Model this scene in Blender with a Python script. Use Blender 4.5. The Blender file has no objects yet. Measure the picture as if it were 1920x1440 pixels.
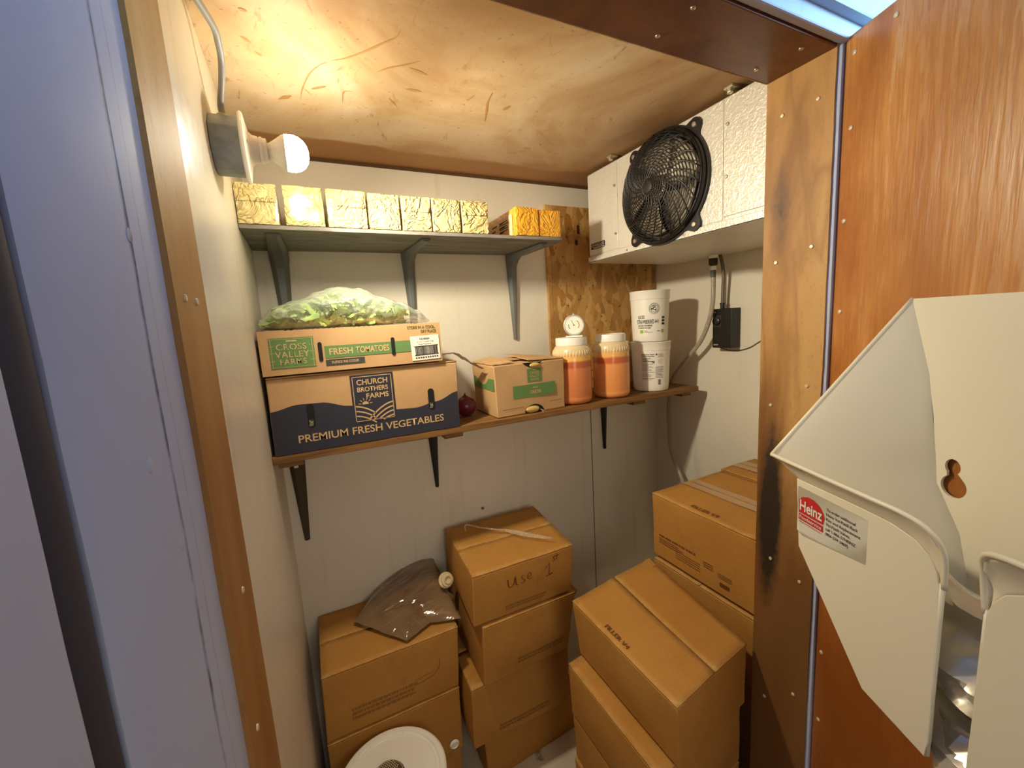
import bpy, bmesh, math, random
from mathutils import Vector, Matrix, noise
from math import sin, cos, pi, radians

S = bpy.context.scene
COL = S.collection
rnd = random.Random(7)

# ------------------------------------------------------------------ camera
cam_d = bpy.data.cameras.new('camera'); cam = bpy.data.objects.new('camera', cam_d); COL.objects.link(cam)
Rr = Vector((0.8947062, -0.4427075, -0.0592530)); Ru = Vector((0.1160321, 0.1022675, 0.9879666)); Rf = Vector((0.4313205, 0.8908150, -0.1428677))
CAMZ = 1.5785
M = Matrix((( Rr.x, Ru.x, -Rf.x, 0), (Rr.y, Ru.y, -Rf.y, 0), (Rr.z, Ru.z, -Rf.z, CAMZ), (0, 0, 0, 1)))
cam.matrix_world = M
cam_d.sensor_width = 36.0; cam_d.sensor_fit = 'HORIZONTAL'; cam_d.lens = 782.57 / 1920 * 36.0
cam_d.clip_start = 0.01
S.camera = cam

# ------------------------------------------------------------------ light outside and added fills, exposure
W = bpy.data.worlds.new('world'); S.world = W; W.use_nodes = True
W.node_tree.nodes['Background'].inputs[0].default_value = (0.80, 0.80, 1.0, 1)
W.node_tree.nodes['Background'].inputs[1].default_value = 0.095
def area_light(name, loc, target, size, power, colr, shape='SQUARE'):
    l = bpy.data.lights.new(name, 'AREA'); l.shape = shape; l.size = size; l.energy = power; l.color = colr
    o = bpy.data.objects.new(name, l); COL.objects.link(o); o.location = loc
    o.rotation_euler = (Vector(target) - Vector(loc)).to_track_quat('-Z', 'Y').to_euler(); return o
pl = bpy.data.lights.new('blue_fill', 'POINT'); pl.energy = 17.0; pl.color = (0.38, 0.68, 1.0); pl.shadow_soft_size = 0.10
po_ = bpy.data.objects.new('blue_fill', pl); COL.objects.link(po_); po_.location = (1.25, 0.05, 2.16)  # unseen blue fill, added to brighten the lintel and container steel
rl = area_light('doorway_fill', (0.28, -0.60, 1.50), (0.66, 1.4, 0.72), 0.55, 0.70, (1.0, 0.86, 0.64)); rl.data.spread = radians(80)  # added warm fill behind the camera, aimed through the doorway
BULB = 62.0
sl = bpy.data.lights.new('bulb_forward_light', 'SPOT'); sl.energy = 19.0; sl.color = (1.0, 0.89, 0.69); sl.spot_size = radians(165); sl.spot_blend = 1.0; sl.shadow_soft_size = 0.03
so = bpy.data.objects.new('bulb_forward_light', sl); COL.objects.link(so); so.location = (0.056, 0.985, 1.940); so.rotation_euler = (Vector((1, 0.10, -0.75))).to_track_quat('-Z', 'Y').to_euler()
S.view_settings.view_transform = 'Standard'; S.view_settings.look = 'None'
S.view_settings.exposure = 1.02; S.view_settings.gamma = 1.0; S.view_settings.use_curve_mapping = False
S.cycles.max_bounces = 10; S.cycles.transparent_max_bounces = 12

# ------------------------------------------------------------------ dimensions (m)
XL, XR, YB, ZC = -0.111, 1.5045, 1.5, 2.125
XJL, XJR, YJ0, YJ1, ZH = -0.096, 0.887, 0.453, 0.579, 2.021

# ------------------------------------------------------------------ materials
def lin(c):
    c = c / 255.0
    return c / 12.92 if c <= 0.04045 else ((c + 0.055) / 1.055) ** 2.4
def rgb(r, g, b): return (lin(r), lin(g), lin(b), 1)
class NM:
    def __init__(s, name, rough=0.6, metal=0.0, spec=0.5):
        s.m = bpy.data.materials.new(name); s.m.use_nodes = True
        s.t = s.m.node_tree; s.b = s.t.nodes['Principled BSDF']
        s.b.inputs['Roughness'].default_value = rough; s.b.inputs['Metallic'].default_value = metal
        s.b.inputs['Specular IOR Level'].default_value = spec
    def n(s, typ, **kw):
        nd = s.t.nodes.new(typ)
        for k, v in kw.items():
            if hasattr(nd, k): setattr(nd, k, v)
            else: nd.inputs[k.replace('_', ' ')].default_value = v
        return nd
    def l(s, a, b): s.t.links.new(a, b)
    def coord(s, scale=(1, 1, 1), rot=(0, 0, 0), loc=(0, 0, 0), obj=True):
        tc = s.n('ShaderNodeTexCoord'); mp = s.n('ShaderNodeMapping')
        mp.inputs['Scale'].default_value = scale; mp.inputs['Rotation'].default_value = rot; mp.inputs['Location'].default_value = loc
        s.l(tc.outputs['Object'], mp.inputs['Vector']); return mp.outputs[0]
    def noise(s, vec, scale, detail=4, rough=0.55, dist=0.0):
        nd = s.n('ShaderNodeTexNoise'); s.l(vec, nd.inputs['Vector'])
        nd.inputs['Scale'].default_value = scale; nd.inputs['Detail'].default_value = detail
        nd.inputs['Roughness'].default_value = rough; nd.inputs['Distortion'].default_value = dist
        return nd.outputs[0]
    def ramp(s, fac, stops, interp='LINEAR'):
        nd = s.n('ShaderNodeValToRGB'); cr = nd.color_ramp; cr.interpolation = interp
        while len(cr.elements) < len(stops): cr.elements.new(0.5)
        for e, (p, c) in zip(cr.elements, stops):
            e.position = p; e.color = c if len(c) == 4 else (*c, 1)
        s.l(fac, nd.inputs[0]); return nd.outputs[0]
    def mix(s, fac, a, b, mode='MIX'):
        nd = s.n('ShaderNodeMix'); nd.data_type = 'RGBA'; nd.blend_type = mode
        for sock, v in ((nd.inputs[0], fac), (nd.inputs[6], a), (nd.inputs[7], b)):
            if hasattr(v, 'is_linked'): s.l(v, sock)
            else: sock.default_value = v
        return nd.outputs[2]
    def math(s, op, a, b=0.0, clamp=False):
        nd = s.n('ShaderNodeMath'); nd.operation = op; nd.use_clamp = clamp
        for sock, v in ((nd.inputs[0], a), (nd.inputs[1], b)):
            if hasattr(v, 'is_linked'): s.l(v, sock)
            else: sock.default_value = v
        return nd.outputs[0]
    def color(s, c):
        if hasattr(c, 'is_linked'): s.l(c, s.b.inputs['Base Color'])
        else: s.b.inputs['Base Color'].default_value = c
        return s
    def bump(s, h, strength=0.3, dist=0.002):
        nd = s.n('ShaderNodeBump'); nd.inputs['Strength'].default_value = strength; nd.inputs['Distance'].default_value = dist
        s.l(h, nd.inputs['Height']); s.l(nd.outputs[0], s.b.inputs['Normal']); return s
    def rough(s, v): s.l(v, s.b.inputs['Roughness']); return s
    def sep(s, obj=True):
        tc = s.n('ShaderNodeTexCoord'); sp = s.n('ShaderNodeSeparateXYZ'); s.l(tc.outputs['Object'], sp.inputs[0]); return sp.outputs

def simple(name, c, rough=0.6, metal=0.0, spec=0.5):
    m = NM(name, rough, metal, spec); m.color(c); return m.m

def mat_white_wall():
    m = NM('white_panel', 0.32, 0, 0.5); v = m.coord()
    big = m.noise(v, 3.2, 5); fine = m.noise(v, 60, 3)
    st = m.noise(m.coord((14, 14, 1.2)), 1.6, 5)
    c = m.ramp(big, [(0.3, rgb(226, 219, 198)), (0.7, rgb(234, 228, 210))])
    c = m.mix(m.ramp(st, [(0.60, (0, 0, 0)), (0.80, (0.35, 0.35, 0.35))]), c, rgb(190, 175, 140))
    m.color(c); m.bump(m.noise(v, 110, 2), 0.12, 0.0012)
    m.rough(m.ramp(fine, [(0.3, (0.28, 0.28, 0.28)), (0.7, (0.42, 0.42, 0.42))])); return m.m
def mat_ceiling():
    m = NM('hardboard_ceiling', 0.62); v = m.coord()
    n1 = m.noise(v, 2.6, 6, 0.6, 0.8); n2 = m.noise(m.coord((2.2, 1, 1), (0, 0, 0.5)), 11, 8, 0.7, 1.2); sp = m.noise(v, 90, 3, 0.6)
    c = m.ramp(n1, [(0.34, rgb(184, 144, 98)), (0.50, rgb(206, 178, 136)), (0.66, rgb(220, 200, 166))])
    c = m.mix(m.ramp(n2, [(0.30, (0.75, 0.75, 0.75)), (0.42, (0, 0, 0))]), c, rgb(166, 120, 70))
    c = m.mix(m.ramp(sp, [(0.27, (0.6, 0.6, 0.6)), (0.34, (0, 0, 0))]), c, rgb(110, 75, 40))
    X = m.sep()
    # a cleaner brown margin along the back edge and a damp brown patch beside the cooler
    edge = m.math('ADD', X[1], m.math('MULTIPLY', n1, 0.10)); band = m.ramp(edge, [(0.0, (0, 0, 0)), (1.0, (1, 1, 1))])
    e2 = m.n('ShaderNodeMapRange'); m.l(edge, e2.inputs[0]); e2.inputs[1].default_value = 1.405; e2.inputs[2].default_value = 1.42
    c = m.mix(e2.outputs[0], c, rgb(170, 124, 72))
    e3 = m.n('ShaderNodeMapRange'); m.l(m.math('ADD', X[0], m.math('MULTIPLY', n1, 0.5)), e3.inputs[0]); e3.inputs[1].default_value = 1.08; e3.inputs[2].default_value = 1.22
    c = m.mix(m.math('MULTIPLY', e3.outputs[0], 0.85), c, rgb(152, 110, 62))
    m.color(c); m.bump(m.mix(0.5, n2, sp), 0.25, 0.002); return m.m
def mat_ply(name, a, b, c3, scale=(3, 3, 0.35), rough=0.42, rot=(0, 0, 0), nscale=9, contrast=(0.32, 0.5, 0.68)):
    m = NM(name, rough); v = m.coord(scale, rot)
    n1 = m.noise(v, nscale, 7, 0.62, 0.9); n2 = m.noise(m.coord((60, 60, 4), rot), 3, 3, 0.6)
    c = m.ramp(n1, [(contrast[0], a), (contrast[1], b), (contrast[2], c3)])
    c = m.mix(m.ramp(n2, [(0.35, (0.35, 0.35, 0.35)), (0.5, (0, 0, 0))]), c, a)
    m.color(c); m.bump(n1, 0.15, 0.0015); return m
def mat_door():
    m = NM('varnished_plywood_door', 0.36)
    v = m.coord((1, 1, 0.10))
    w = m.n('ShaderNodeTexWave'); w.bands_direction = 'Y'; m.l(v, w.inputs['Vector'])
    w.inputs['Scale'].default_value = 11; w.inputs['Distortion'].default_value = 13; w.inputs['Detail'].default_value = 5
    w.inputs['Detail Scale'].default_value = 2.2; w.inputs['Detail Roughness'].default_value = 0.62
    patch = m.noise(m.coord((3, 3, 1.3)), 1.6, 5, 0.6, 0.6); fine = m.noise(m.coord((26, 26, 1.4)), 7, 5, 0.65)
    base = m.ramp(patch, [(0.34, rgb(170, 102, 42)), (0.52, rgb(210, 144, 72)), (0.68, rgb(218, 158, 90))])
    c = m.mix(m.ramp(fine, [(0.40, (0.45, 0.45, 0.45)), (0.55, (0, 0, 0))]), base, rgb(172, 104, 46))
    lt = m.math('MULTIPLY', m.ramp(w.outputs[0], [(0.74, (0, 0, 0)), (0.93, (1, 1, 1))]), m.ramp(patch, [(0.42, (0, 0, 0)), (0.58, (0.62, 0.62, 0.62))]))
    c = m.mix(lt, c, rgb(220, 174, 120))
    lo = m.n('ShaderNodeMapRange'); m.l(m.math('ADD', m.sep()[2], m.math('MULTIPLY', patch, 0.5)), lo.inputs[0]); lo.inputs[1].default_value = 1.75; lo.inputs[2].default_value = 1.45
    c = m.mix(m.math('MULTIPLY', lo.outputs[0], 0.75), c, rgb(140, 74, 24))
    m.color(c); m.bump(m.math('ADD', w.outputs[0], fine), 0.16, 0.0015); return m.m
def mat_jamb(right=False):
    m = NM('jamb_board' + ('_mouldy' if right else ''), 0.6)
    n1 = m.noise(m.coord((3.2, 3.2, 0.8)), 2.6, 5, 0.5, 0.5); n2 = m.noise(m.coord((22, 22, 9)), 7, 5, 0.6); 
    c = m.ramp(n1, [(0.30, rgb(146, 98, 40)), (0.48, rgb(194, 144, 76)), (0.68, rgb(210, 166, 100))])
    c = m.mix(m.ramp(n2, [(0.32, (0.3, 0.3, 0.3)), (0.44, (0, 0, 0))]), c, rgb(150, 104, 50))
    X = m.sep()
    if right:
        # black mould column beside the inner edge, a brown water stain lower down
        dy = m.math('SUBTRACT', X[1], m.math('ADD', 0.545, m.math('MULTIPLY', m.math('SUBTRACT', n1, 0.5), 0.03)))
        gy = m.math('SUBTRACT', 1.0, m.math('MULTIPLY', m.math('ABSOLUTE', m.math('ADD', dy, -0.006)), 27), True)
        zz = m.math('SUBTRACT', 1.0, m.math('MULTIPLY', m.math('ABSOLUTE', m.math('SUBTRACT', X[2], 1.12)), 3.6), True)
        z2 = m.math('MULTIPLY', m.math('SUBTRACT', 1.0, m.math('MULTIPLY', m.math('ABSOLUTE', m.math('SUBTRACT', X[2], 1.78)), 6), True), 0.35)
        k = m.math('MULTIPLY', gy, m.math('ADD', zz, z2)); sp = m.noise(m.coord((8, 8, 5)), 9, 5, 0.7)
        k = m.math('MULTIPLY', k, m.math('ADD', sp, 0.35)); k = m.ramp(k, [(0.10, (0, 0, 0)), (0.36, (0.94, 0.94, 0.94))])
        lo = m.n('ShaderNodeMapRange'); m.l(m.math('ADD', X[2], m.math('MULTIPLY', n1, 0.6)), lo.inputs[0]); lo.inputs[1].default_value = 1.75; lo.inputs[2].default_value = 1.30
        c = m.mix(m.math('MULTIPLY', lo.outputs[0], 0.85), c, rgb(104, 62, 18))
        rg = m.noise(m.coord((2, 5, 1.0), loc=(3, 1, 0)), 1.6, 3, 0.5, 0.7)
        c = m.mix(m.ramp(rg, [(0.46, (0, 0, 0)), (0.50, (0.38, 0.38, 0.38)), (0.56, (0, 0, 0))]), c, rgb(122, 78, 32))
        c = m.mix(k, c, rgb(30, 24, 12))
    else:
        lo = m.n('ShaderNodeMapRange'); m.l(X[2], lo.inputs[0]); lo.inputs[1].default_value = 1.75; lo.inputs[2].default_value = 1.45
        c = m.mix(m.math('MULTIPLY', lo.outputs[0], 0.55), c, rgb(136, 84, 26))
    m.color(c); m.bump(n2, 0.2, 0.002); return m.m
def mat_osb():
    m = NM('strand_board', 0.5)
    outs = []
    for i, (r, sc) in enumerate(((0.5, (30, 1, 13)), (1.35, (38, 1, 16)), (-0.9, (30, 1, 12)))):
        vo = m.n('ShaderNodeTexVoronoi'); m.l(m.coord(sc, (0, r, 0), (i * 3, 0, i)), vo.inputs['Vector']); vo.inputs['Scale'].default_value = 1.0
        sp = m.n('ShaderNodeSeparateColor'); m.l(vo.outputs['Color'], sp.inputs[0]); outs.append((sp.outputs[0], sp.outputs[1]))
    a = m.ramp(outs[0][0], [(0, rgb(174, 126, 62)), (0.5, rgb(192, 146, 80)), (1, rgb(212, 172, 108))])
    b = m.ramp(outs[1][0], [(0, rgb(156, 108, 48)), (0.5, rgb(186, 138, 72)), (1, rgb(210, 168, 102))])
    d = m.ramp(outs[2][0], [(0, rgb(160, 116, 58)), (0.6, rgb(182, 138, 76)), (1, rgb(196, 154, 90))])
    c = m.mix(m.ramp(outs[1][1], [(0.48, (0, 0, 0)), (0.52, (1, 1, 1))]), a, b)
    c = m.mix(m.ramp(outs[2][1], [(0.6, (0, 0, 0)), (0.64, (1, 1, 1))]), c, d)
    n2 = m.noise(m.coord((40, 40, 40)), 1.3, 4)
    c = m.mix(m.ramp(n2, [(0.30, (0.8, 0.8, 0.8)), (0.38, (0, 0, 0))]), c, rgb(70, 42, 14))
    m.color(c); m.bump(outs[0][0], 0.25, 0.0010); return m.m
def mat_steel():
    m = NM('blue_grey_painted_steel', 0.62); v = m.coord()
    n1 = m.noise(v, 4, 5); n2 = m.noise(m.coord((14, 14, 3)), 4, 6, 0.7)
    c = m.ramp(n1, [(0.3, rgb(182, 192, 214)), (0.7, rgb(192, 202, 224))])
    c = m.mix(m.ramp(n2, [(0.66, (0, 0, 0)), (0.78, (0.35, 0.35, 0.35))]), c, rgb(92, 94, 104))
    Y = m.sep(); wob = m.noise(m.coord((0, 0, 1)), 6, 3)
    for yc, wd, amt in ((0.386, 210, 0.85), (0.412, 520, 0.4)):
        d = m.math('ABSOLUTE', m.math('SUBTRACT', m.math('SUBTRACT', Y[1], yc - 0.005), m.math('MULTIPLY', wob, 0.012)))
        k = m.math('SUBTRACT', 1.0, m.math('MULTIPLY', d, wd), True); k = m.math('MULTIPLY', k, m.ramp(m.noise(m.coord((10, 10, 5)), 5, 6, 0.7), [(0.36, (0.12, 0.12, 0.12)), (0.60, (1, 1, 1))]))
        c = m.mix(m.math('MULTIPLY', k, amt), c, rgb(58, 56, 62))
    m.color(c); m.bump(m.noise(v, 28, 4), 0.18, 0.003); return m.m
def mat_card():
    m = NM('kraft_cardboard', 0.72, 0, 0.3); v = m.coord()
    n1 = m.noise(v, 5, 4); n2 = m.noise(m.coord((1, 1, 60)), 3, 2); n3 = m.noise(v, 220, 2)
    c = m.ramp(n1, [(0.3, rgb(178, 124, 54)), (0.7, rgb(190, 138, 66))])
    c = m.mix(m.ramp(n3, [(0.35, (0.28, 0.28, 0.28)), (0.55, (0, 0, 0))]), c, rgb(156, 106, 48))
    ge = m.n('ShaderNodeNewGeometry'); c = m.mix(m.math('MULTIPLY', m.ramp(ge.outputs['Pointiness'], [(0.54, (0, 0, 0)), (0.62, (0.55, 0.55, 0.55))]), m.ramp(m.noise(v, 30, 4, 0.7), [(0.4, (0.1, 0.1, 0.1)), (0.6, (1, 1, 1))])), c, rgb(216, 176, 112))
    dr = m.noise(m.coord((1, 1, 1), loc=(5, 2, 1)), 7, 5, 0.65); c = m.mix(m.ramp(dr, [(0.60, (0, 0, 0)), (0.74, (0.35, 0.35, 0.35))]), c, rgb(130, 84, 36))
    m.color(c); m.bump(n1, 0.1, 0.004); return m.m
def mat_card_pale():
    m = NM('pale_cardboard', 0.7, 0, 0.3); v = m.coord()
    n1 = m.noise(v, 9, 4)
    c = m.ramp(n1, [(0.3, rgb(190, 150, 102)), (0.7, rgb(204, 166, 118))])
    m.color(c); return m.m
def mat_wrap(name, a, b, strength=1.0, sc=15):
    m = NM(name, 0.22, 0, 0.55); v = m.coord()
    n1 = m.noise(v, sc, 5, 0.6, 2.2); n0 = m.noise(v, 8, 3)
    vo = m.n('ShaderNodeTexNoise'); m.l(v, vo.inputs['Vector']); vo.inputs['Scale'].default_value = 11; vo.inputs['Distortion'].default_value = 5; vo.inputs['Detail'].default_value = 2
    rid = m.math('ABSOLUTE', m.math('SUBTRACT', vo.outputs[0], 0.5))
    rid = m.ramp(rid, [(0.0, (1, 1, 1)), (0.12, (0, 0, 0))])
    m.color(m.ramp(n0, [(0.3, a), (0.7, b)]))
    m.bump(m.math('ADD', n1, rid), strength, 0.004)
    m.b.inputs['Coat Weight'].default_value = 0.6; m.b.inputs['Coat Roughness'].default_value = 0.12; return m.m
def mat_film(name, colr, opac, rough=0.08, bump=0.5, sc=20, hold=0.0):
    m = NM(name, rough, 0, 0.6); m.color(colr); v = m.coord()
    n1 = m.noise(v, sc, 5, 0.6, 2.0); m.bump(n1, bump, 0.006)
    tr = m.n('ShaderNodeBsdfTransparent'); mx = m.n('ShaderNodeMixShader')
    lw = m.n('ShaderNodeLayerWeight'); lw.inputs[0].default_value = 0.35
    f = m.math('ADD', m.math('MULTIPLY', lw.outputs[1], 0.5), opac, True)
    f = m.math('ADD', f, m.ramp(n1, [(0.55, (0, 0, 0)), (0.70, (0.35, 0.35, 0.35))]), True)
    m.l(f, mx.inputs[0]); m.l(tr.outputs[0], mx.inputs[1]); m.l(m.b.outputs[0], mx.inputs[2])
    m.l(mx.outputs[0], m.t.nodes['Material Output'].inputs['Surface']); return m.m
def mat_metal_panel():
    m = NM('stucco_embossed_aluminium', 0.38, 0.25, 0.5); v = m.coord()
    n1 = m.noise(v, 95, 3, 0.5, 1.0); n2 = m.noise(v, 4, 4)
    m.color(m.ramp(n2, [(0.3, rgb(212, 206, 190)), (0.7, rgb(226, 221, 208))])); m.bump(n1, 0.75, 0.0025); return m.m
def mat_floor():
    m = NM('pale_floor', 0.6); v = m.coord(); n1 = m.noise(v, 14, 6, 0.6); n2 = m.noise(v, 6, 3)
    c = m.ramp(n2, [(0.3, rgb(214, 202, 174)), (0.7, rgb(228, 218, 194))])
    c = m.mix(m.ramp(n1, [(0.30, (0.8, 0.8, 0.8)), (0.40, (0, 0, 0))]), c, rgb(120, 104, 70)); m.color(c); return m.m
def mat_shelf_wood():
    m = NM('rough_shelf_timber', 0.62); v = m.coord((1.2, 26, 26))
    n1 = m.noise(v, 2.5, 5, 0.6, 0.6); m.color(m.ramp(n1, [(0.3, rgb(84, 52, 20)), (0.55, rgb(134, 94, 44)), (0.75, rgb(160, 118, 62))])); m.bump(n1, 0.3, 0.002); return m.m
def mat_grey_shelf():
    m = NM('weathered_grey_board', 0.7); n1 = m.noise(m.coord((1.5, 9, 9)), 4, 6, 0.65, 0.8)
    m.color(m.ramp(n1, [(0.3, rgb(96, 92, 84)), (0.55, rgb(132, 128, 118)), (0.75, rgb(156, 150, 138))])); m.bump(n1, 0.25, 0.002); return m.m
def mat_greens():
    m = NM('salad_leaf', 0.45); v = m.coord(); n1 = m.noise(v, 17, 4, 0.6)
    m.color(m.ramp(n1, [(0.30, rgb(120, 162, 84)), (0.48, rgb(166, 200, 112)), (0.62, rgb(214, 228, 140)), (0.75, rgb(236, 240, 184))]))
    m.b.inputs['Subsurface Weight'].default_value = 0.0; return m.m

WHITE = mat_white_wall(); CEIL = mat_ceiling(); STEEL = mat_steel(); CARD = mat_card(); PALE = mat_card_pale()
OSB = mat_osb(); DOORM = mat_door(); JAMBL = mat_jamb(); JAMBR = mat_jamb(True); FLOORM = mat_floor()
HEAD = mat_ply('dark_brown_header', rgb(92, 50, 22), rgb(112, 64, 30), rgb(124, 74, 36), (3, 3, 3), 0.38, nscale=3).m
SHW = mat_shelf_wood(); SHG = mat_grey_shelf(); PANEL = mat_metal_panel()
BRK = simple('grey_painted_bracket', rgb(112, 116, 112), 0.45, 0.2); BRKD = simple('dark_bronze_bracket', rgb(74, 64, 48), 0.5, 0.2); BRKB = simple('black_bracket', rgb(30, 30, 34), 0.5, 0.1)
BLACK = simple('black_plastic', rgb(26, 24, 22), 0.38); BLACKM = simple('black_matt', rgb(14, 12, 10), 0.8)
ZINC = simple('zinc_screw', rgb(200, 192, 170), 0.35, 0.8); NAIL = simple('nail_head', rgb(226, 208, 170), 0.4, 0.2)
WPL = simple('white_plastic', rgb(243, 239, 226), 0.35); CREAM = simple('cream_plastic', rgb(240, 231, 202), 0.38)
GREEN = simple('green_print', rgb(98, 134, 74), 0.65); NAVY = simple('navy_print', rgb(42, 42, 56), 0.6); KPR = simple('kraft_print', rgb(206, 172, 120), 0.7); TAN = simple('brown_print', rgb(112, 72, 28), 0.75)
DARKINK = simple('dark_ink', rgb(44, 40, 34), 0.7); RED = simple('red_print', rgb(200, 44, 44), 0.4); PAPER = simple('label_paper', rgb(238, 232, 214), 0.55)
LIME = simple('lime_print', rgb(150, 190, 40), 0.6); CHEESE = mat_wrap('wrapped_pale_cheese', rgb(216, 196, 130), rgb(226, 208, 146), 1.0)
ORCH = mat_wrap('wrapped_orange_cheese', rgb(238, 168, 44), rgb(246, 184, 62), 0.6, 18); PEACH = simple('peach_label', rgb(236, 198, 152), 0.45)
GREENS = mat_greens(); BAGF = mat_film('frosted_bag_film', rgb(218, 226, 206), 0.17, 0.18, 0.5, 16)
CLEAR = mat_film('clear_strip_film', rgb(226, 214, 186), 0.3, 0.08, 0.8, 60)
def mat_sauce():
    m = NM('brown_liquid_in_film', 0.07, 0, 0.8); v = m.coord((1, 1, 1)); n = m.noise(m.coord((4, 17, 10), (0, 0, 0.35)), 1.4, 3, 0.5, 0.9)
    m.color(m.ramp(m.noise(v, 7, 2), [(0.3, rgb(112, 86, 60)), (0.7, rgb(140, 112, 80))])); m.bump(n, 0.9, 0.012)
    m.b.inputs['Coat Weight'].default_value = 0.5; m.b.inputs['Coat Roughness'].default_value = 0.05; return m.m
SAUCEBAG = mat_sauce()
def mat_foil():
    m = NM('silver_foil', 0.30, 0.6); m.color(rgb(226, 220, 206)); n = m.noise(m.coord(), 22, 3, 0.5, 1.0); m.bump(n, 0.25, 0.004); return m.m
FOIL = mat_foil()
ZGAL = NM('galvanised_box', 0.45, 0.55); ZGAL.color(ZGAL.ramp(ZGAL.noise(ZGAL.coord(), 26, 4), [(0.3, rgb(132, 142, 152)), (0.7, rgb(172, 180, 186))])); ZGAL = ZGAL.m
CABLE = simple('grey_cable', rgb(150, 152, 150), 0.45); ONR = simple('red_onion_skin', rgb(92, 26, 38), 0.3); ONY = simple('yellow_onion_skin', rgb(206, 170, 100), 0.4)
def mat_jar(lo, mid, up):
    m = NM('sauce_jar_wall', 0.25, 0, 0.5); X = m.sep(); n = m.noise(m.coord(), 18, 3)
    z = m.math('ADD', X[2], m.math('MULTIPLY', n, 0.008))
    m.color(m.ramp(z, [(0.0, lo), (0.133, lo), (0.139, mid), (0.158, mid), (0.163, up), (0.176, rgb(238, 186, 104)), (0.19, rgb(226, 204, 160)), (1, rgb(230, 212, 172))]))
    m.b.inputs['Coat Weight'].default_value = 0.3; return m.m
JAR1 = mat_jar(rgb(214, 130, 76), rgb(186, 96, 56), rgb(244, 190, 90)); JAR2 = mat_jar(rgb(238, 158, 90), rgb(200, 104, 62), rgb(240, 180, 100))
HOSE = mat_film('hazy_hose', rgb(176, 164, 146), 0.72, 0.3, 0.05)
EM = bpy.data.materials.new('glowing_bulb'); EM.use_nodes = True
_t = EM.node_tree; _t.nodes.remove(_t.nodes['Principled BSDF']); _e = _t.nodes.new('ShaderNodeEmission')
_e.inputs[0].default_value = (1.0, 0.89, 0.69, 1); _e.inputs[1].default_value = BULB; _t.links.new(_e.outputs[0], _t.nodes['Material Output'].inputs[0])

# ------------------------------------------------------------------ builders
def link(name, me, mat, parent=None, smooth=None):
    o = bpy.data.objects.new(name, me); COL.objects.link(o)
    if mat is not None: me.materials.append(mat)
    if smooth is not None:
        for p in me.polygons: p.use_smooth = True
        if smooth < 3.1:
            me.set_sharp_from_angle(angle=smooth)
    if parent is not None:
        o.parent = parent
        if parent.type == 'EMPTY' or True: o.matrix_parent_inverse = Matrix.Translation(-WLOC.get(parent, Vector((0, 0, 0))))
    WLOC[o] = WLOC.get(parent, Vector((0, 0, 0))) * 0
    return o
WLOC = {}
def thing(name, label, cat, loc=(0, 0, 0), group=None):
    o = bpy.data.objects.new(name, None); COL.objects.link(o); o.empty_display_size = 0.05
    o.location = loc; o['label'] = label; o['category'] = cat; WLOC[o] = Vector(loc)
    if group: o['group'] = group
    return o
def tag(o, label, cat, group=None):
    o['label'] = label; o['category'] = cat
    if group: o['group'] = group
    return o
def struct(o): o['kind'] = 'structure'; return o
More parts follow.
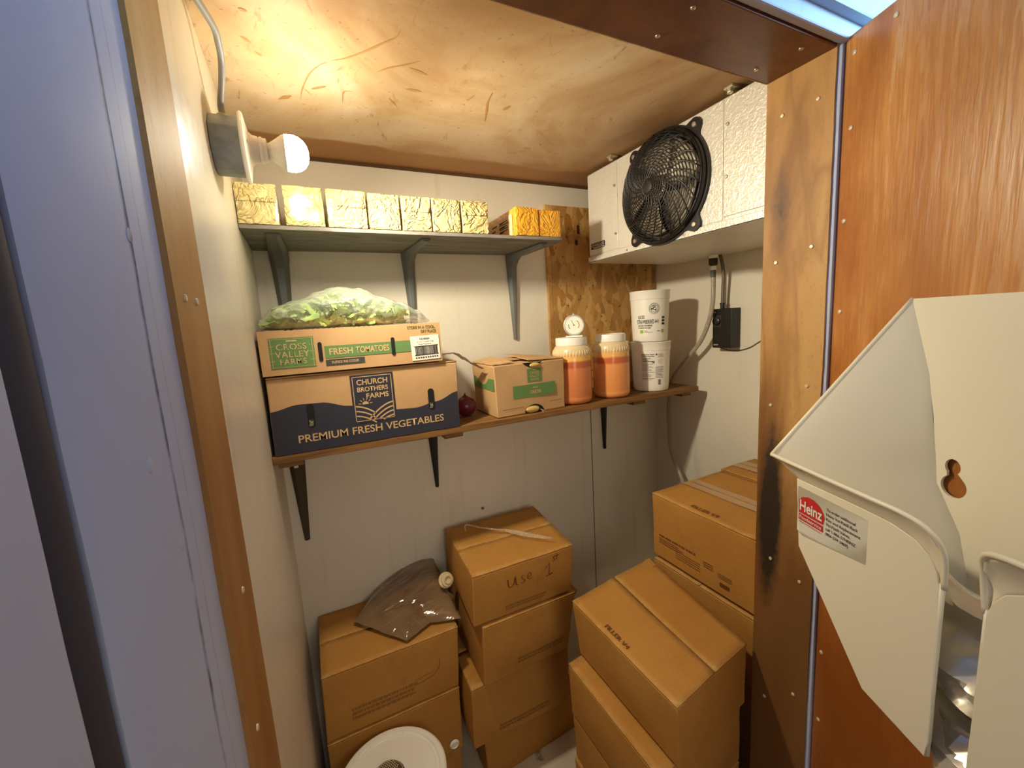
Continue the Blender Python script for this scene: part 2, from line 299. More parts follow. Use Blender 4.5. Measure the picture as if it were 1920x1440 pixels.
class MB:
    def __init__(s): s.bm = bmesh.new()
    def box(s, a, b):
        x0, y0, z0 = a; x1, y1, z1 = b
        v = [s.bm.verts.new(p) for p in ((x0, y0, z0), (x1, y0, z0), (x1, y1, z0), (x0, y1, z0), (x0, y0, z1), (x1, y0, z1), (x1, y1, z1), (x0, y1, z1))]
        for f in ((0, 3, 2, 1), (4, 5, 6, 7), (0, 1, 5, 4), (1, 2, 6, 5), (2, 3, 7, 6), (3, 0, 4, 7)): s.bm.faces.new([v[i] for i in f])
        return s
    def obox(s, O, U, V, N, a, b):
        """box in a local frame: corners a, b are (u, v, n)"""
        O, U, V, N = map(Vector, (O, U, V, N)); u0, v0, n0 = a; u1, v1, n1 = b
        P = lambda u, v, n: s.bm.verts.new(O + U * u + V * v + N * n)
        v = [P(u0, v0, n0), P(u1, v0, n0), P(u1, v1, n0), P(u0, v1, n0), P(u0, v0, n1), P(u1, v0, n1), P(u1, v1, n1), P(u0, v1, n1)]
        for f in ((0, 3, 2, 1), (4, 5, 6, 7), (0, 1, 5, 4), (1, 2, 6, 5), (2, 3, 7, 6), (3, 0, 4, 7)): s.bm.faces.new([v[i] for i in f])
        return s
    def lathe(s, prof, O=(0, 0, 0), A=(0, 0, 1), seg=32, caps=True):
        A = Vector(A).normalized(); O = Vector(O); X = A.orthogonal().normalized(); Y = A.cross(X); rings = []
        for r, h in prof: rings.append([s.bm.verts.new(O + A * h + (X * cos(2 * pi * i / seg) + Y * sin(2 * pi * i / seg)) * max(r, 1e-5)) for i in range(seg)])
        for a, b in zip(rings, rings[1:]):
            for i in range(seg): s.bm.faces.new((a[i], a[(i + 1) % seg], b[(i + 1) % seg], b[i]))
        if caps: s.bm.faces.new(list(reversed(rings[0]))); s.bm.faces.new(rings[-1])
        return s
    def tube(s, pts, r, seg=10, closed=False, caps=True):
        pts = [Vector(p) for p in pts]; n = len(pts); rings = []; ref = None
        for i in range(n):
            if closed: t = (pts[(i + 1) % n] - pts[i - 1])
            else: t = pts[min(i + 1, n - 1)] - pts[max(i - 1, 0)]
            t.normalize()
            if ref is None: ref = t.orthogonal().normalized()
            ref = (ref - t * ref.dot(t)).normalized(); q = t.cross(ref); rr = r[i] if isinstance(r, (list, tuple)) else r
            rings.append([s.bm.verts.new(pts[i] + (ref * cos(2 * pi * k / seg) + q * sin(2 * pi * k / seg)) * rr) for k in range(seg)])
        for i in range(n if closed else n - 1):
            a, b = rings[i], rings[(i + 1) % n]
            off = 0
            if closed and i == n - 1:
                off = min(range(seg), key=lambda k: (a[0].co - b[k].co).length)
            for k in range(seg): s.bm.faces.new((a[k], a[(k + 1) % seg], b[(k + 1 + off) % seg], b[(k + off) % seg]))
        if caps and not closed: s.bm.faces.new(list(reversed(rings[0]))); s.bm.faces.new(rings[-1])
        return s
    def sheet(s, f, nu, nv):
        g = [[s.bm.verts.new(f(i / nu, j / nv)) for j in range(nv + 1)] for i in range(nu + 1)]
        for i in range(nu):
            for j in range(nv): s.bm.faces.new((g[i][j], g[i + 1][j], g[i + 1][j + 1], g[i][j + 1]))
        return s
    def poly(s, pts): s.bm.faces.new([s.bm.verts.new(p) for p in pts]); return s
    def build(s, name, mat, parent=None, smooth=None, bevel=0, solid=0, sub=0, norm=True):
        if norm: bmesh.ops.recalc_face_normals(s.bm, faces=s.bm.faces)
        me = bpy.data.meshes.new(name); s.bm.to_mesh(me); s.bm.free()
        o = link(name, me, mat, parent, smooth)
        if solid: m = o.modifiers.new('s', 'SOLIDIFY'); m.thickness = solid; m.offset = 0
        if bevel: m = o.modifiers.new('b', 'BEVEL'); m.width = bevel; m.segments = 2; m.limit_method = 'ANGLE'; m.angle_limit = radians(35)
        if sub: m = o.modifiers.new('u', 'SUBSURF'); m.levels = sub; m.render_levels = sub
        return o
def arc(pts, n=6):
    """Catmull-Rom through points"""
    P = [Vector(p) for p in pts]; P = [P[0] * 2 - P[1]] + P + [P[-1] * 2 - P[-2]]; out = []
    for i in range(1, len(P) - 2):
        for k in range(n):
            t = k / n; a, b, c, d = P[i - 1:i + 3]
            out.append(0.5 * ((2 * b) + (c - a) * t + (2 * a - 5 * b + 4 * c - d) * t * t + (3 * b - a - 3 * c + d) * t ** 3))
    out.append(P[-2]); return out
def shape2d(outer, holes=(), ex=0.0, bev=0.0):
    """filled 2D outline with holes -> mesh in XY, thickness ex along Z"""
    cu = bpy.data.curves.new('tmp', 'CURVE'); cu.dimensions = '2D'; cu.fill_mode = 'BOTH'; cu.extrude = ex / 2; cu.bevel_depth = bev
    for loop in [outer, *holes]:
        sp = cu.splines.new('POLY'); sp.points.add(len(loop) - 1); sp.use_cyclic_u = True
        for p, q in zip(sp.points, loop): p.co = (q[0], q[1], 0, 1)
    o = bpy.data.objects.new('tmp', cu); COL.objects.link(o)
    bpy.context.view_layer.update(); dg = bpy.context.evaluated_depsgraph_get()
    me = bpy.data.meshes.new_from_object(o.evaluated_get(dg)); bpy.data.objects.remove(o); bpy.data.curves.remove(cu); me.materials.clear()
    return me
def place2d(me, F):
    """F(u,v,n)->Vector"""
    for v in me.vertices: v.co = F(v.co.x, v.co.y, v.co.z)
    me.update(); return me
def frame(O, U, V):
    O, U, V = Vector(O), Vector(U).normalized(), Vector(V).normalized(); N = U.cross(V)
    return lambda u, v, n=0.0: O + U * u + V * v + N * n
def join_meshes(name, mes):
    bm = bmesh.new()
    for m in mes: bm.from_mesh(m); bpy.data.meshes.remove(m)
    me = bpy.data.meshes.new(name); bm.to_mesh(me); bm.free(); return me
def text_me(txt, x, y, w=None, h=None, bold=0.0, align='LEFT', shear=0.0, sp=1.0):
    """one line of lettering in 2D with lower left (or centre) at x, y, fitted to width w and cap height h"""
    cu = bpy.data.curves.new('tmp', 'FONT'); cu.body = txt; cu.size = 1; cu.offset = bold; cu.shear = shear; cu.resolution_u = 4; cu.space_character = sp
    o = bpy.data.objects.new('tmp', cu); COL.objects.link(o); bpy.context.view_layer.update()
    dg = bpy.context.evaluated_depsgraph_get(); me = bpy.data.meshes.new_from_object(o.evaluated_get(dg))
    bpy.data.objects.remove(o); bpy.data.curves.remove(cu); me.materials.clear()
    xs = [v.co.x for v in me.vertices]; x0, x1 = min(xs), max(xs); sy = h / 0.70; sx = w / (x1 - x0) if w else sy
    ww = (x1 - x0) * sx; ox = x - (ww / 2 if align == 'CENTER' else (ww if align == 'RIGHT' else 0))
    for v in me.vertices: v.co = ((v.co.x - x0) * sx + ox, v.co.y * sy + y, 0)
    return me
def rect_me(x0, y0, x1, y1, r=0.0):
    if r <= 0: pts = [(x0, y0), (x1, y0), (x1, y1), (x0, y1)]
    else:
        pts = []
        for cx, cy, a in ((x1 - r, y0 + r, -90), (x1 - r, y1 - r, 0), (x0 + r, y1 - r, 90), (x0 + r, y0 + r, 180)):
            pts += [(cx + r * cos(radians(a + k * 18)), cy + r * sin(radians(a + k * 18))) for k in range(6)]
    me = bpy.data.meshes.new('r'); me.from_pydata([(*p, 0) for p in pts], [], [tuple(range(len(pts)))]); return me
def ring_me(cx, cy, r0, r1, a0=0, a1=360, n=40):
    v = []; f = []
    for i in range(n + 1):
        a = radians(a0 + (a1 - a0) * i / n); v += [(cx + r0 * cos(a), cy + r0 * sin(a), 0), (cx + r1 * cos(a), cy + r1 * sin(a), 0)]
        if i: k = 2 * i; f.append((k - 2, k - 1, k + 1, k))
    me = bpy.data.meshes.new('r'); me.from_pydata(v, [], f); return me
def stroke_me(pts, w):
    pts = [Vector((*p, 0)) for p in pts]; v = []; f = []
    for i, p in enumerate(pts):
        t = (pts[min(i + 1, len(pts) - 1)] - pts[max(i - 1, 0)]).normalized(); q = Vector((-t.y, t.x, 0)) * w / 2; v += [p + q, p - q]
        if i: k = 2 * i; f.append((k - 2, k - 1, k + 1, k))
    me = bpy.data.meshes.new('r'); me.from_pydata([tuple(a) for a in v], [], f); return me
def printed(name, mes, F, n, mat, parent, label=None):
    me = join_meshes(name, mes); place2d(me, lambda x, y, z: F(x, y, n)); o = link(name, me, mat, parent)
    if label: o['label'] = label
    return o
def carton(bot, top, z0, z1, name, label, cat, group=None, mat=None, bulge=0.004, seam='x', gap=0.003, seed=0, flaps=True, tape=False, sag=0.0, lift=0.0):
    """bot/top: footprint corners FL, FR, BR, BL (x,y). A bulged box body with two closing flaps."""
    mat = mat or CARD
    cx = sum(p[0] for p in bot) / 4; cy = sum(p[1] for p in bot) / 4
    t = thing(name, label, cat, (cx, cy, z0), group); rs = Vector((seed * 3.1, seed * 1.7, seed * 2.3))
    if flaps: z1 = z1 - 0.0065
    def tri(u, v, w):
        b = (Vector(bot[0]) * (1 - u) + Vector(bot[1]) * u) * (1 - v) + (Vector(bot[3]) * (1 - u) + Vector(bot[2]) * u) * v
        q = (Vector(top[0]) * (1 - u) + Vector(top[1]) * u) * (1 - v) + (Vector(top[3]) * (1 - u) + Vector(top[2]) * u) * v
        p = b * (1 - w) + q * w
        P = Vector((p.x, p.y, z0 + (z1 - z0) * w)); c = Vector((cx, cy, (z0 + z1) / 2))
        bu = sin(pi * u) if v in (0, 1) or w in (0, 1) else 1
        s = Vector((0, 0, 0)); nz = noise.noise(P * 9 + rs)
        if u in (0, 1): s.x += (u * 2 - 1) * (bulge * sin(pi * v) * sin(pi * w) + nz * 0.0025 * sin(pi * w) ** .5)
        if v in (0, 1): s.y += (v * 2 - 1) * (bulge * sin(pi * u) * sin(pi * w) + nz * 0.0025 * sin(pi * w) ** .5)
        if w == 1: s.z -= sag * sin(pi * u) * sin(pi * v) + .0028 * abs(noise.noise(P * 8 + rs))
        if w == 0: s.z += .0022 * abs(noise.noise(P * 10 - rs)) if z0 > .01 else 0
        return P + s
    b = MB(); N = 10; cache = {}
    def V(i, j, k):
        key = (i, j, k)
        if key not in cache: cache[key] = b.bm.verts.new(tri(i / N, j / N, k / N))
        return cache[key]
    for a in range(N):
        for c in range(N):
            for k in (0, N):
                b.bm.faces.new((V(a, c, k), V(a + 1, c, k), V(a + 1, c + 1, k), V(a, c + 1, k)))
                b.bm.faces.new((V(a, k, c), V(a + 1, k, c), V(a + 1, k, c + 1), V(a, k, c + 1)))
                b.bm.faces.new((V(k, a, c), V(k, a + 1, c), V(k, a + 1, c + 1), V(k, a, c + 1)))
    body = b.build('box_body', mat, t, smooth=radians(40), bevel=0.003)
    if flaps:
        for side in (0, 1):
            def ff(a, c, side=side):
                g = gap / 0.35 * (1 + 0.6 * noise.noise(Vector((c * 4, side, seed))))
                d = a * (0.5 - g / 2); d = d if side == 0 else 1 - d
                u, v = (c, d) if seam == 'x' else (d, c)
                P = tri(min(max(u, 0), 1), min(max(v, 0), 1), 1.0) if 0 < u < 1 and 0 < v < 1 else tri(u, v, 1.0)
                P.z += 0.0025 + (lift + 0.002 * noise.noise(Vector((c * 3, side * 5, seed)))) * a * a + 0.0012 * noise.noise(P * 14 + rs)
                return P
            f = MB().sheet(ff, 8, 14).build('top_flap', mat, t, smooth=radians(40), solid=0.0035)
    F = lambda u, v, w: tri(u, v, w)
    t_ = t; t_['_'] = 0; del t_['_']
    return t, tri

# ================================================================== THE SETTING
struct(MB().box((XL - 0.05, -1.6, -0.06), (XR + 0.6, YB + 0.06, 0)).build('floor', FLOORM))
ceil_ = struct(MB().box((XL - 0.03, YJ1 - 0.02, ZC), (XR + 0.03, YB + 0.03, ZC + 0.04)).build('ceiling', CEIL))
struct(MB().box((XL - 0.05, YB, 0), (XR + 0.05, YB + 0.05, ZC + 0.04)).build('wall_back', WHITE))
struct(MB().box((XR, YJ0, 0), (XR + 0.05, YB, ZC + 0.04)).build('wall_right', WHITE))
struct(MB().box((XL - 0.05, YJ1 + 0.10, 0), (XL, YB, ZC + 0.04)).build('wall_left', WHITE))
struct(MB().box((XJR + 0.02, YJ0 + 0.004, 0), (XR + 0.02, YJ1, ZC + 0.04)).build('wall_front', WHITE))
# left jamb board (edge slightly ragged towards the steel) and right jamb, header
def ragged(x, y0, y1, z0, z1, th, amp, seed, n=160):
    b = MB(); L = []; R = []
    for i in range(n + 1):
        z = z0 + (z1 - z0) * i / n
        L.append(Vector((x, y0 + amp * noise.noise(Vector((z * 9, seed, 0))) + amp * .5 * noise.noise(Vector((z * 40, seed, 3))), z)))
        R.append(Vector((x, y1 + amp * .7 * noise.noise(Vector((z * 11, seed + 5, 0))), z)))
    def add(dx): return [[b.bm.verts.new(p + Vector((dx, 0, 0))) for p in Q] for Q in (L, R)]
    a = add(0); c = add(th)
    for i in range(n):
        b.bm.faces.new((a[0][i], a[0][i + 1], a[1][i + 1], a[1][i])); b.bm.faces.new((c[0][i], c[0][i + 1], c[1][i + 1], c[1][i]))
        b.bm.faces.new((a[0][i], a[0][i + 1], c[0][i + 1], c[0][i])); b.bm.faces.new((a[1][i], a[1][i + 1], c[1][i + 1], c[1][i]))
    return b
jl = struct(ragged(XJL, 0.457, 0.588, 0, ZC + 0.3, -0.016, 0.0015, 1).build('trim_1', JAMBL))
struct(MB().box((XL - 0.03, 0.585, 0), (XL + 0.0005, 0.70, ZC + 0.02)).build('wall_left_edge', WHITE)).name = 'wall_left_return'
jr = struct(ragged(XJR, 0.456, YJ1, 0, ZC + 0.02, 0.02, 0.0012, 2).build('trim_2', JAMBR))
def screw(parent, P, N, r=0.0048, mat=NAIL, h=0.0018, name='screw_head'):
    N = Vector(N); return MB().lathe([(r, -0.0005), (r, h * .4), (r * .8, h), (r * .25, h * 1.1)], P, N, 12).build(name, mat, parent, smooth=radians(50))
for y, z in ((.483, 1.950), (.547, 1.949), (.484, 1.690), (.551, 1.670), (.482, 1.42), (.553, 1.371), (.543, 1.018), (.480, .996), (.484, .72), (.548, .66)): screw(jr, (XJR, y, z), (-1, 0, 0), 0.0038)
for y, z in ((.49, 1.62), (.535, 1.62), (.49, 1.16), (.53, 1.30), (.53, .95)): screw(jl, (XJL, y, z), (1, 0, 0), 0.0038)
hd = struct(MB().box((XL - 0.05, YJ0 + 0.004, ZH), (XJR + 0.03, YJ1, ZC + 0.05)).build('trim_3', HEAD, bevel=0.002))
for x, y in ((.566, .484), (.563, .550), (.83, .483), (.813, .553), (.30, .49), (.28, .55)): screw(hd, (x, y, ZH), (0, 0, -1), 0.0042, ZINC)
# torn pale edge strip of the header towards the ceiling
e = MB().tube([(x, YJ1 + 0.0012, ZH + 0.001 + 0.001 * noise.noise(Vector((x * 30, 0, 0)))) for x in [XL + 0.02 + i * (XJR - XL - 0.02) / 60 for i in range(61)]], 0.0014, 6).build('torn_edge', KPR, hd)
# container steel: corrugated side on the left, lintel and ceiling
def steel_wall():
    prof = [(-0.36, -1.6), (-0.101, -1.6), (-0.101, -0.30), (-0.14, -0.27), (-0.14, -0.12), (-0.101, -0.09), (-0.101, 0.219), (-0.1045, 0.2270), (-0.150, 0.2285), (-0.150, 0.2545), (-0.1045, 0.2555), (-0.101, 0.264), (-0.101, 0.4575), (-0.16, 0.4575), (-0.36, 0.4575)]
    b = MB(); rows = [0 + 2.42 * k / 60 for k in range(61)]; g = []
    for z in rows:
        g.append([b.bm.verts.new((x + (0.0012 * noise.noise(Vector((y * 8, z * 6, 0))) if x > -0.14 else 0), y + (0.003 * noise.noise(Vector((z * 14, y * 30, 2))) if 0.2 < y < 0.26 else 0.0006 * noise.noise(Vector((z * 25, 9, 2)))), z)) for x, y in prof])
    for a, c in zip(g, g[1:]):
        for i in range(len(prof) - 1): b.bm.faces.new((a[i], a[i + 1], c[i + 1], c[i]))
    return b.build('wall_container', STEEL, smooth=radians(25))
sw = struct(steel_wall())
wl = MB().tube(arc([(-0.1013, 0.388 + 0.003 * noise.noise(Vector((z * 7, 0, 0))), z) for z in [0.2 + i * 0.06 for i in range(34)]], 2), [0.0007 + 0.0010 * max(0, noise.noise(Vector((k * .33, 7, 0)))) for k in range(67)], 6).build('weld_seam', STEEL, sw)
groove_shade = struct(MB().sheet(lambda u, v: Vector((-0.1065 + 0.004 * sin(pi * u), 0.2270 + 0.028 * u + .0015 * noise.noise(Vector((v * 40, u, 0))), 2.3 * v)), 6, 120).build('trim_9', simple('recess_shade_strip', rgb(62, 60, 66), 0.75), smooth=3.2))  # dark strip in the groove, standing in for the shade of the recess
for y, z in ((.386, 1.655), (.378, 1.43), (.345, 1.50)): MB().lathe([(0.0055, -0.001), (0.005, 0.0006), (0.002, 0.0012)], (-0.101, y, z), (1, 0, 0), 14).build('weld_spot', STEEL, sw, smooth=radians(60))
lint = MB().box((XL - 0.05, YJ0 - 0.03, ZH + 0.032), (XJR + 0.4, YJ0 + 0.06, 2.36))
struct(lint.build('trim_4', simple('sky_blue_steel', rgb(158, 190, 216), 0.45), bevel=0.004))  # lintel in a lighter, bluer colour than the other steel
struct(MB().box((XL - 0.05, YJ0 - 0.013, ZH + 0.0035), (XJR + 0.1, YJ0 + 0.003, ZH + 0.046)).build('trim_10', STEEL, bevel=0.003))
struct(MB().box((XL - 0.3, -1.6, 2.30), (XR + 1.2, YJ0 + 0.1, 2.34)).build('ceiling_container', STEEL))
struct(MB().box((XJR + 0.0035, YJ0 - 0.004, 0), (XJR + 0.016, YJ0 + 0.02, ZH + 0.03)).build('trim_5', STEEL, bevel=0.001))
struct(MB().box((XJR + 0.03, YJ0 - 0.012, 0), (XR + 0.9, YJ0 + 0.004, 2.32)).build('wall_container_front', STEEL))
# brown scuffs and scratches rubbed into the ceiling board
SCF = simple('brown_scuff', rgb(182, 138, 86), 0.7)
for k, p in enumerate([[(0.055, 1.157), (0.06, 1.103), (0.074, 1.039), (0.094, 0.999), (0.107, 0.987)], [(0.113, 0.979), (0.14, 0.96), (0.171, 0.927), (0.2, 0.89), (0.219, 0.866), (0.223, 0.843)], [(0.201, 0.989), (0.223, 0.964), (0.256, 0.94), (0.278, 0.919)], [(0.504, 1.112), (0.486, 1.057), (0.474, 1.023), (0.467, 0.977)], [(0.526, 1.043), (0.534, 1.016)], [(0.01, 1.169), (0.037, 1.143)], [(0.078, 1.1), (0.107, 1.078)], [(-0.042, 0.96), (-0.035, 0.965), (-0.026, 0.975)], [(-0.022, 0.999), (-0.011, 1.01)], [(0.424, 1.032), (0.431, 0.999)], [(0.146, 1.138), (0.145, 1.088), (0.164, 1.081)], [(0.244, 1.082), (0.269, 1.113)], [(0.264, 0.949), (0.305, 0.962)], [(0.274, 1.03), (0.31, 1.029)], [(-0.036, 0.886), (-0.023, 0.888)], [(0.063, 1.102), (0.079, 1.128)]]):
    P_ = arc([(x, y, 0) for x, y in p], 5); n_ = len(P_) - 1; w_ = (.0035, .0045, .0035, .0055, .010, .010, .008, .006, .005, .004, .003, .004, .008, .008, .006, .002)[k]; bb = MB(); L_ = []
    for i, q in enumerate(P_):
        t_ = (P_[min(i + 1, n_)] - P_[max(i - 1, 0)]).normalized(); o_ = Vector((-t_.y, t_.x, 0)) * w_ * (.15 + sin(pi * (i + .3) / (n_ + .6))) * .5 * (1 + .5 * noise.noise(q * 60)); L_.append((q + o_, q - o_))
    for (a, b_), (c, d) in zip(L_, L_[1:]): bb.poly([Vector((v.x, v.y, ZC - .0006)) for v in (a, b_, d, c)])
    bb.build('scuff_mark', SCF, ceil_)
# fine seams between the wall panels
struct(MB().box((1.1075, YB - 0.0016, 0.0), (1.1105, YB + 0.001, 1.22)).build('trim_6', simple('seam_shadow_gap', rgb(120, 110, 90), 0.8)))
struct(MB().box((1.495, YB - 0.006, 0.0), (1.5045, YB, 1.78)).build('trim_7', WHITE, bevel=0.001))
struct(MB().box((XL, YB - 0.0040, 2.114), (XR, YB, ZC)).build('trim_8', simple('dark_top_gap', rgb(92, 62, 32), 0.8)))

# ------------------------------------------------------------------ open door
DA = radians(22); Dd = Vector((-sin(DA), -cos(DA), 0)); Dn = Vector((-cos(DA), sin(DA), 0)); DH = Vector((0.899, 0.453, 0)); UP = Vector((0, 0, 1))
def DP(s, z, pr=0.0): return DH + Dd * s + Dn * pr + UP * z
door = struct(MB().obox(DH, Dd, UP, Dn, (0.004, 0.03, -0.035), (0.95, 2.030, 0)).build('door_1', DOORM, bevel=0.0015))
# use world-aligned coordinates for the grain
for s, z in ((.025, 1.998), (.025, 1.879), (.021, 1.725), (.022, 1.564), (.022, 1.40), (.022, 1.22), (.022, 1.03), (.020, .86), (.096, 2.008), (.24, 2.008), (.40, 2.008), (.021, .70)):
    screw(door, DP(s, z), Dn, 0.0042)
# ------------------------------------------------------------------ strand board panel on the back wall
ob = MB().box((0.910, YB - 0.014, 1.278), (0.9295, YB - 0.0005, 2.037)).box((0.9305, YB - 0.014, 1.278), (1.337, YB - 0.0005, 2.036)).box((1.339, YB - 0.013, 1.278), (1.494, YB - 0.0005, 2.036)).build('strand_board_panel', OSB, bevel=0.0008)
tag(ob, 'brown strand board panel fixed to the back wall behind the jars and tubs', 'wall panel')
MB().box((1.060, YB - 0.0155, 1.93), (1.071, YB - 0.0135, 1.965)).build('dark_gouge', simple('gouge', rgb(60, 30, 10), 0.9), ob)
MB().box((1.048, YB - 0.0155, 1.885), (1.061, YB - 0.0135, 1.905)).build('dark_gouge', bpy.data.materials['gouge'], ob)

# ================================================================== SHELVES
def shelf_bracket(x, ztop, leg, arm, mat, label, w=0.040, group=None):
    t = thing('shelf_bracket', label, 'bracket', (x, YB, ztop - leg), group)
    # wall leg: tapering channel with a raised rib, arm under the shelf, curved web between
    b = MB(); n = 22; L = []; 
    for i in range(n + 1):
        k = i / n; z = ztop - leg * k; hw = (w / 2) * (1 - 0.70 * k) ; d = 0.020 * (1 - 0.55 * k) + 0.055 * max(0, 1 - k * 5.0) ** 2.2
        L.append([b.bm.verts.new((x + sx * hw, YB - yy, z)) for sx, yy in ((-1, 0.0008), (-1, 0.004 + d * .3), (-.45, 0.004 + d), (.45, 0.004 + d), (1, 0.004 + d * .3), (1, 0.0008))])
    for a, c in zip(L, L[1:]):
        for i in range(6): b.bm.faces.new((a[i], a[(i + 1) % 6], c[(i + 1) % 6], c[i]))
    b.bm.faces.new(L[0]); b.bm.faces.new(list(reversed(L[-1])))
    b.build('wall_leg', mat, t, smooth=radians(30), bevel=0.001)
    b = MB(); L = []
    for i in range(n + 1):
        k = i / n; y = YB - 0.002 - arm * k; hw = (w / 2) * (1 - 0.45 * k); d = 0.014 * (1 - 0.6 * k) + 0.07 * max(0, 1 - k * 3.2) ** 2.0
        L.append([b.bm.verts.new((x + sx * hw, y, ztop - zz)) for sx, zz in ((-1, 0.0), (-1, 0.003 + d * .3), (-.45, 0.004 + d), (.45, 0.004 + d), (1, 0.003 + d * .3), (1, 0.0))])
    for a, c in zip(L, L[1:]):
        for i in range(6): b.bm.faces.new((a[i], a[(i + 1) % 6], c[(i + 1) % 6], c[i]))
    b.bm.faces.new(L[0]); b.bm.faces.new(list(reversed(L[-1])))
    b.build('shelf_arm', mat, t, smooth=radians(30), bevel=0.001)
    # screw at the foot
    screw(t, (x, YB - 0.0135, ztop - leg + 0.012), (0, -1, 0), 0.0035, mat); return t
ZU = 1.841
us = MB()
def shelf_edge(y0, y1, x0, x1, z0, z1, seed, round_r=0.0):
    n = 40; b = MB(); pts = [(x0 + (x1 - x0) * i / n, y0 + 0.0015 * noise.noise(Vector((i * .7, seed, 0)))) for i in range(n + 1)]
    if round_r: pts = pts[:-1] + [(x1 - round_r * (1 - sin(radians(a))), y0 + round_r * (1 - cos(radians(a)))) for a in (20, 45, 70, 90)]
    lo = [b.bm.verts.new((x, y, z0)) for x, y in pts] + [b.bm.verts.new((x1, y1, z0)), b.bm.verts.new((x0, y1, z0))]
    hi = [b.bm.verts.new((v.co.x, v.co.y, z1)) for v in lo]
    b.bm.faces.new(lo); b.bm.faces.new(list(reversed(hi)))
    for i in range(len(lo)): b.bm.faces.new((lo[i], lo[(i + 1) % len(lo)], hi[(i + 1) % len(lo)], hi[i]))
    return b
up = shelf_edge(1.207, YB - 0.0005, XL + 0.001, 0.812, ZU, ZU + 0.010, 3, 0.02).build('wall_shelf', SHG, bevel=0.0012)
tag(up, 'grey weathered upper board shelf holding the row of wrapped cheese blocks', 'shelf')
G1 = 'grey brackets under the upper shelf'
shelf_bracket(-0.042, ZU, 0.325, 0.255, BRK, 'grey shelf bracket under the upper shelf beside the left wall', 0.056)
shelf_bracket(0.352, ZU, 0.325, 0.255, BRK, 'middle grey shelf bracket under the upper shelf, above the bagged greens', 0.046)
shelf_bracket(0.752, ZU, 0.325, 0.255, BRK, 'grey shelf bracket under the right end of the upper shelf', 0.046)
ZL0, ZL = 1.256, 1.276
t = thing('wall_shelf', 'brown timber lower shelf carrying produce boxes, jars and tubs', 'shelf', (0.6, 1.35, ZL0))
for k, (y0, y1) in enumerate(((1.200, 1.296), (1.300, 1.396), (1.400, 1.497))): shelf_edge(y0, y1, XL + 0.001, 1.440 - 0.004 * k, ZL0, ZL, 7 + k).build('plank', SHW, t, bevel=0.0015)
for x0, x1 in ((-0.100, -0.040), (0.352, 0.412), (1.110, 1.172), (1.372, 1.425)): MB().box((x0, 1.225, ZL0 - 0.019), (x1, 1.49, ZL0 - 0.0002)).build('cleat', SHW, t, bevel=0.002)
zb = ZL0 - 0.0192
shelf_bracket(-0.070, zb, zb - 0.905, 0.22, BRKD, 'dark bronze bracket under the lower shelf beside the left wall', 0.054)
shelf_bracket(0.384, zb, zb - 0.985, 0.22, BRKB, 'black bracket under the middle of the lower shelf', 0.040)
shelf_bracket(1.178, ZL0 - 0.0002, ZL0 - 0.985, 0.22, BRKB, 'black bracket under the lower shelf below the sauce jars', 0.036)
MB().box((-0.078, 1.461, 1.165), (-0.066, 1.4625, 1.18)).build('price_sticker', PAPER, bpy.data.objects['shelf_bracket.003'])

# ================================================================== CHEESE BLOCKS
def cheese(x0, x1, z0, z1, y0, y1, mat, label, seed, cat='cheese', grp='pale wrapped cheese blocks on the upper shelf', rot=0.0):
    t = thing('cheese_block', label, cat, ((x0 + x1) / 2, (y0 + y1) / 2, z0), grp)
    b = MB(); N = 12; cache = {}
    def P(u, v, w):
        p = Vector((x0 + (x1 - x0) * u, y0 + (y1 - y0) * v, z0 + (z1 - z0) * w))
        c = Vector(((x0 + x1) / 2, p.y, (z0 + z1) / 2)); q = p * 23 + Vector((seed * 7, 0, seed))
        a = 0.0016
        if w < 1: a *= min(1, w * 6)
        p += Vector((noise.noise(q), noise.noise(q + Vector((9, 0, 0))) * 1.3, noise.noise(q + Vector((0, 9, 0)))) ) * a
        d = Vector((u - .5, v - .5, w - .5)); k = sum(1 for s in d if abs(s) > .49)
        if k >= 2: p += (Vector(((x0 + x1) / 2, (y0 + y1) / 2, (z0 + z1) / 2)) - p).normalized() * 0.0012
        p.z = max(p.z, z0); return p
    def V(*k):
        if k not in cache: cache[k] = b.bm.verts.new(P(*(i / N for i in k)))
        return cache[k]
    for a in range(N):
        for c in range(N):
            for k in (0, N):
                b.bm.faces.new((V(a, c, k), V(a + 1, c, k), V(a + 1, c + 1, k), V(a, c + 1, k)))
                b.bm.faces.new((V(a, k, c), V(a + 1, k, c), V(a + 1, k, c + 1), V(a, k, c + 1)))
                b.bm.faces.new((V(k, a, c), V(k, a + 1, c), V(k, a + 1, c + 1), V(k, a, c + 1)))
    b.build('wrapped_block', mat, t, smooth=radians(50), bevel=0.0016)
    # folded seam of the wrapper across the front
    if seed % 2 == 0:
        zz = (z0 + z1) / 2 + 0.004
        MB().sheet(lambda u, v: Vector((x0 + 0.004 + (x1 - x0 - 0.008) * u, y0 - 0.0022 - 0.001 * noise.noise(Vector((u * 6, seed, 0))), zz + v * 0.009 + 0.0015 * noise.noise(Vector((u * 5, seed, 4))))), 12, 2).build('wrapper_seam', mat, t, smooth=3.2, solid=0.0006)
    return t
zc = ZU + 0.0102
CB = [(-0.110, -0.021, 'pale wrapped cheese block at the left wall, below the lamp'), (-0.0085, 0.0815, 'pale wrapped cheese block second from the left wall, catching the lamp glare'),
      (0.089, 0.186, 'wide pale wrapped cheese block with a level wrapper seam, third from the left wall'), (0.191, 0.273, 'pale wrapped cheese block with crossed wrapper creases, above the left half of the shelf'),
      (0.278, 0.361, 'pale wrapped cheese block above the middle bracket, with star-like creases'), (0.364, 0.4475, 'pale wrapped cheese block just right of the middle bracket'),
      (0.453, 0.537, 'rightmost pale wrapped cheese block, left of the orange ones')]
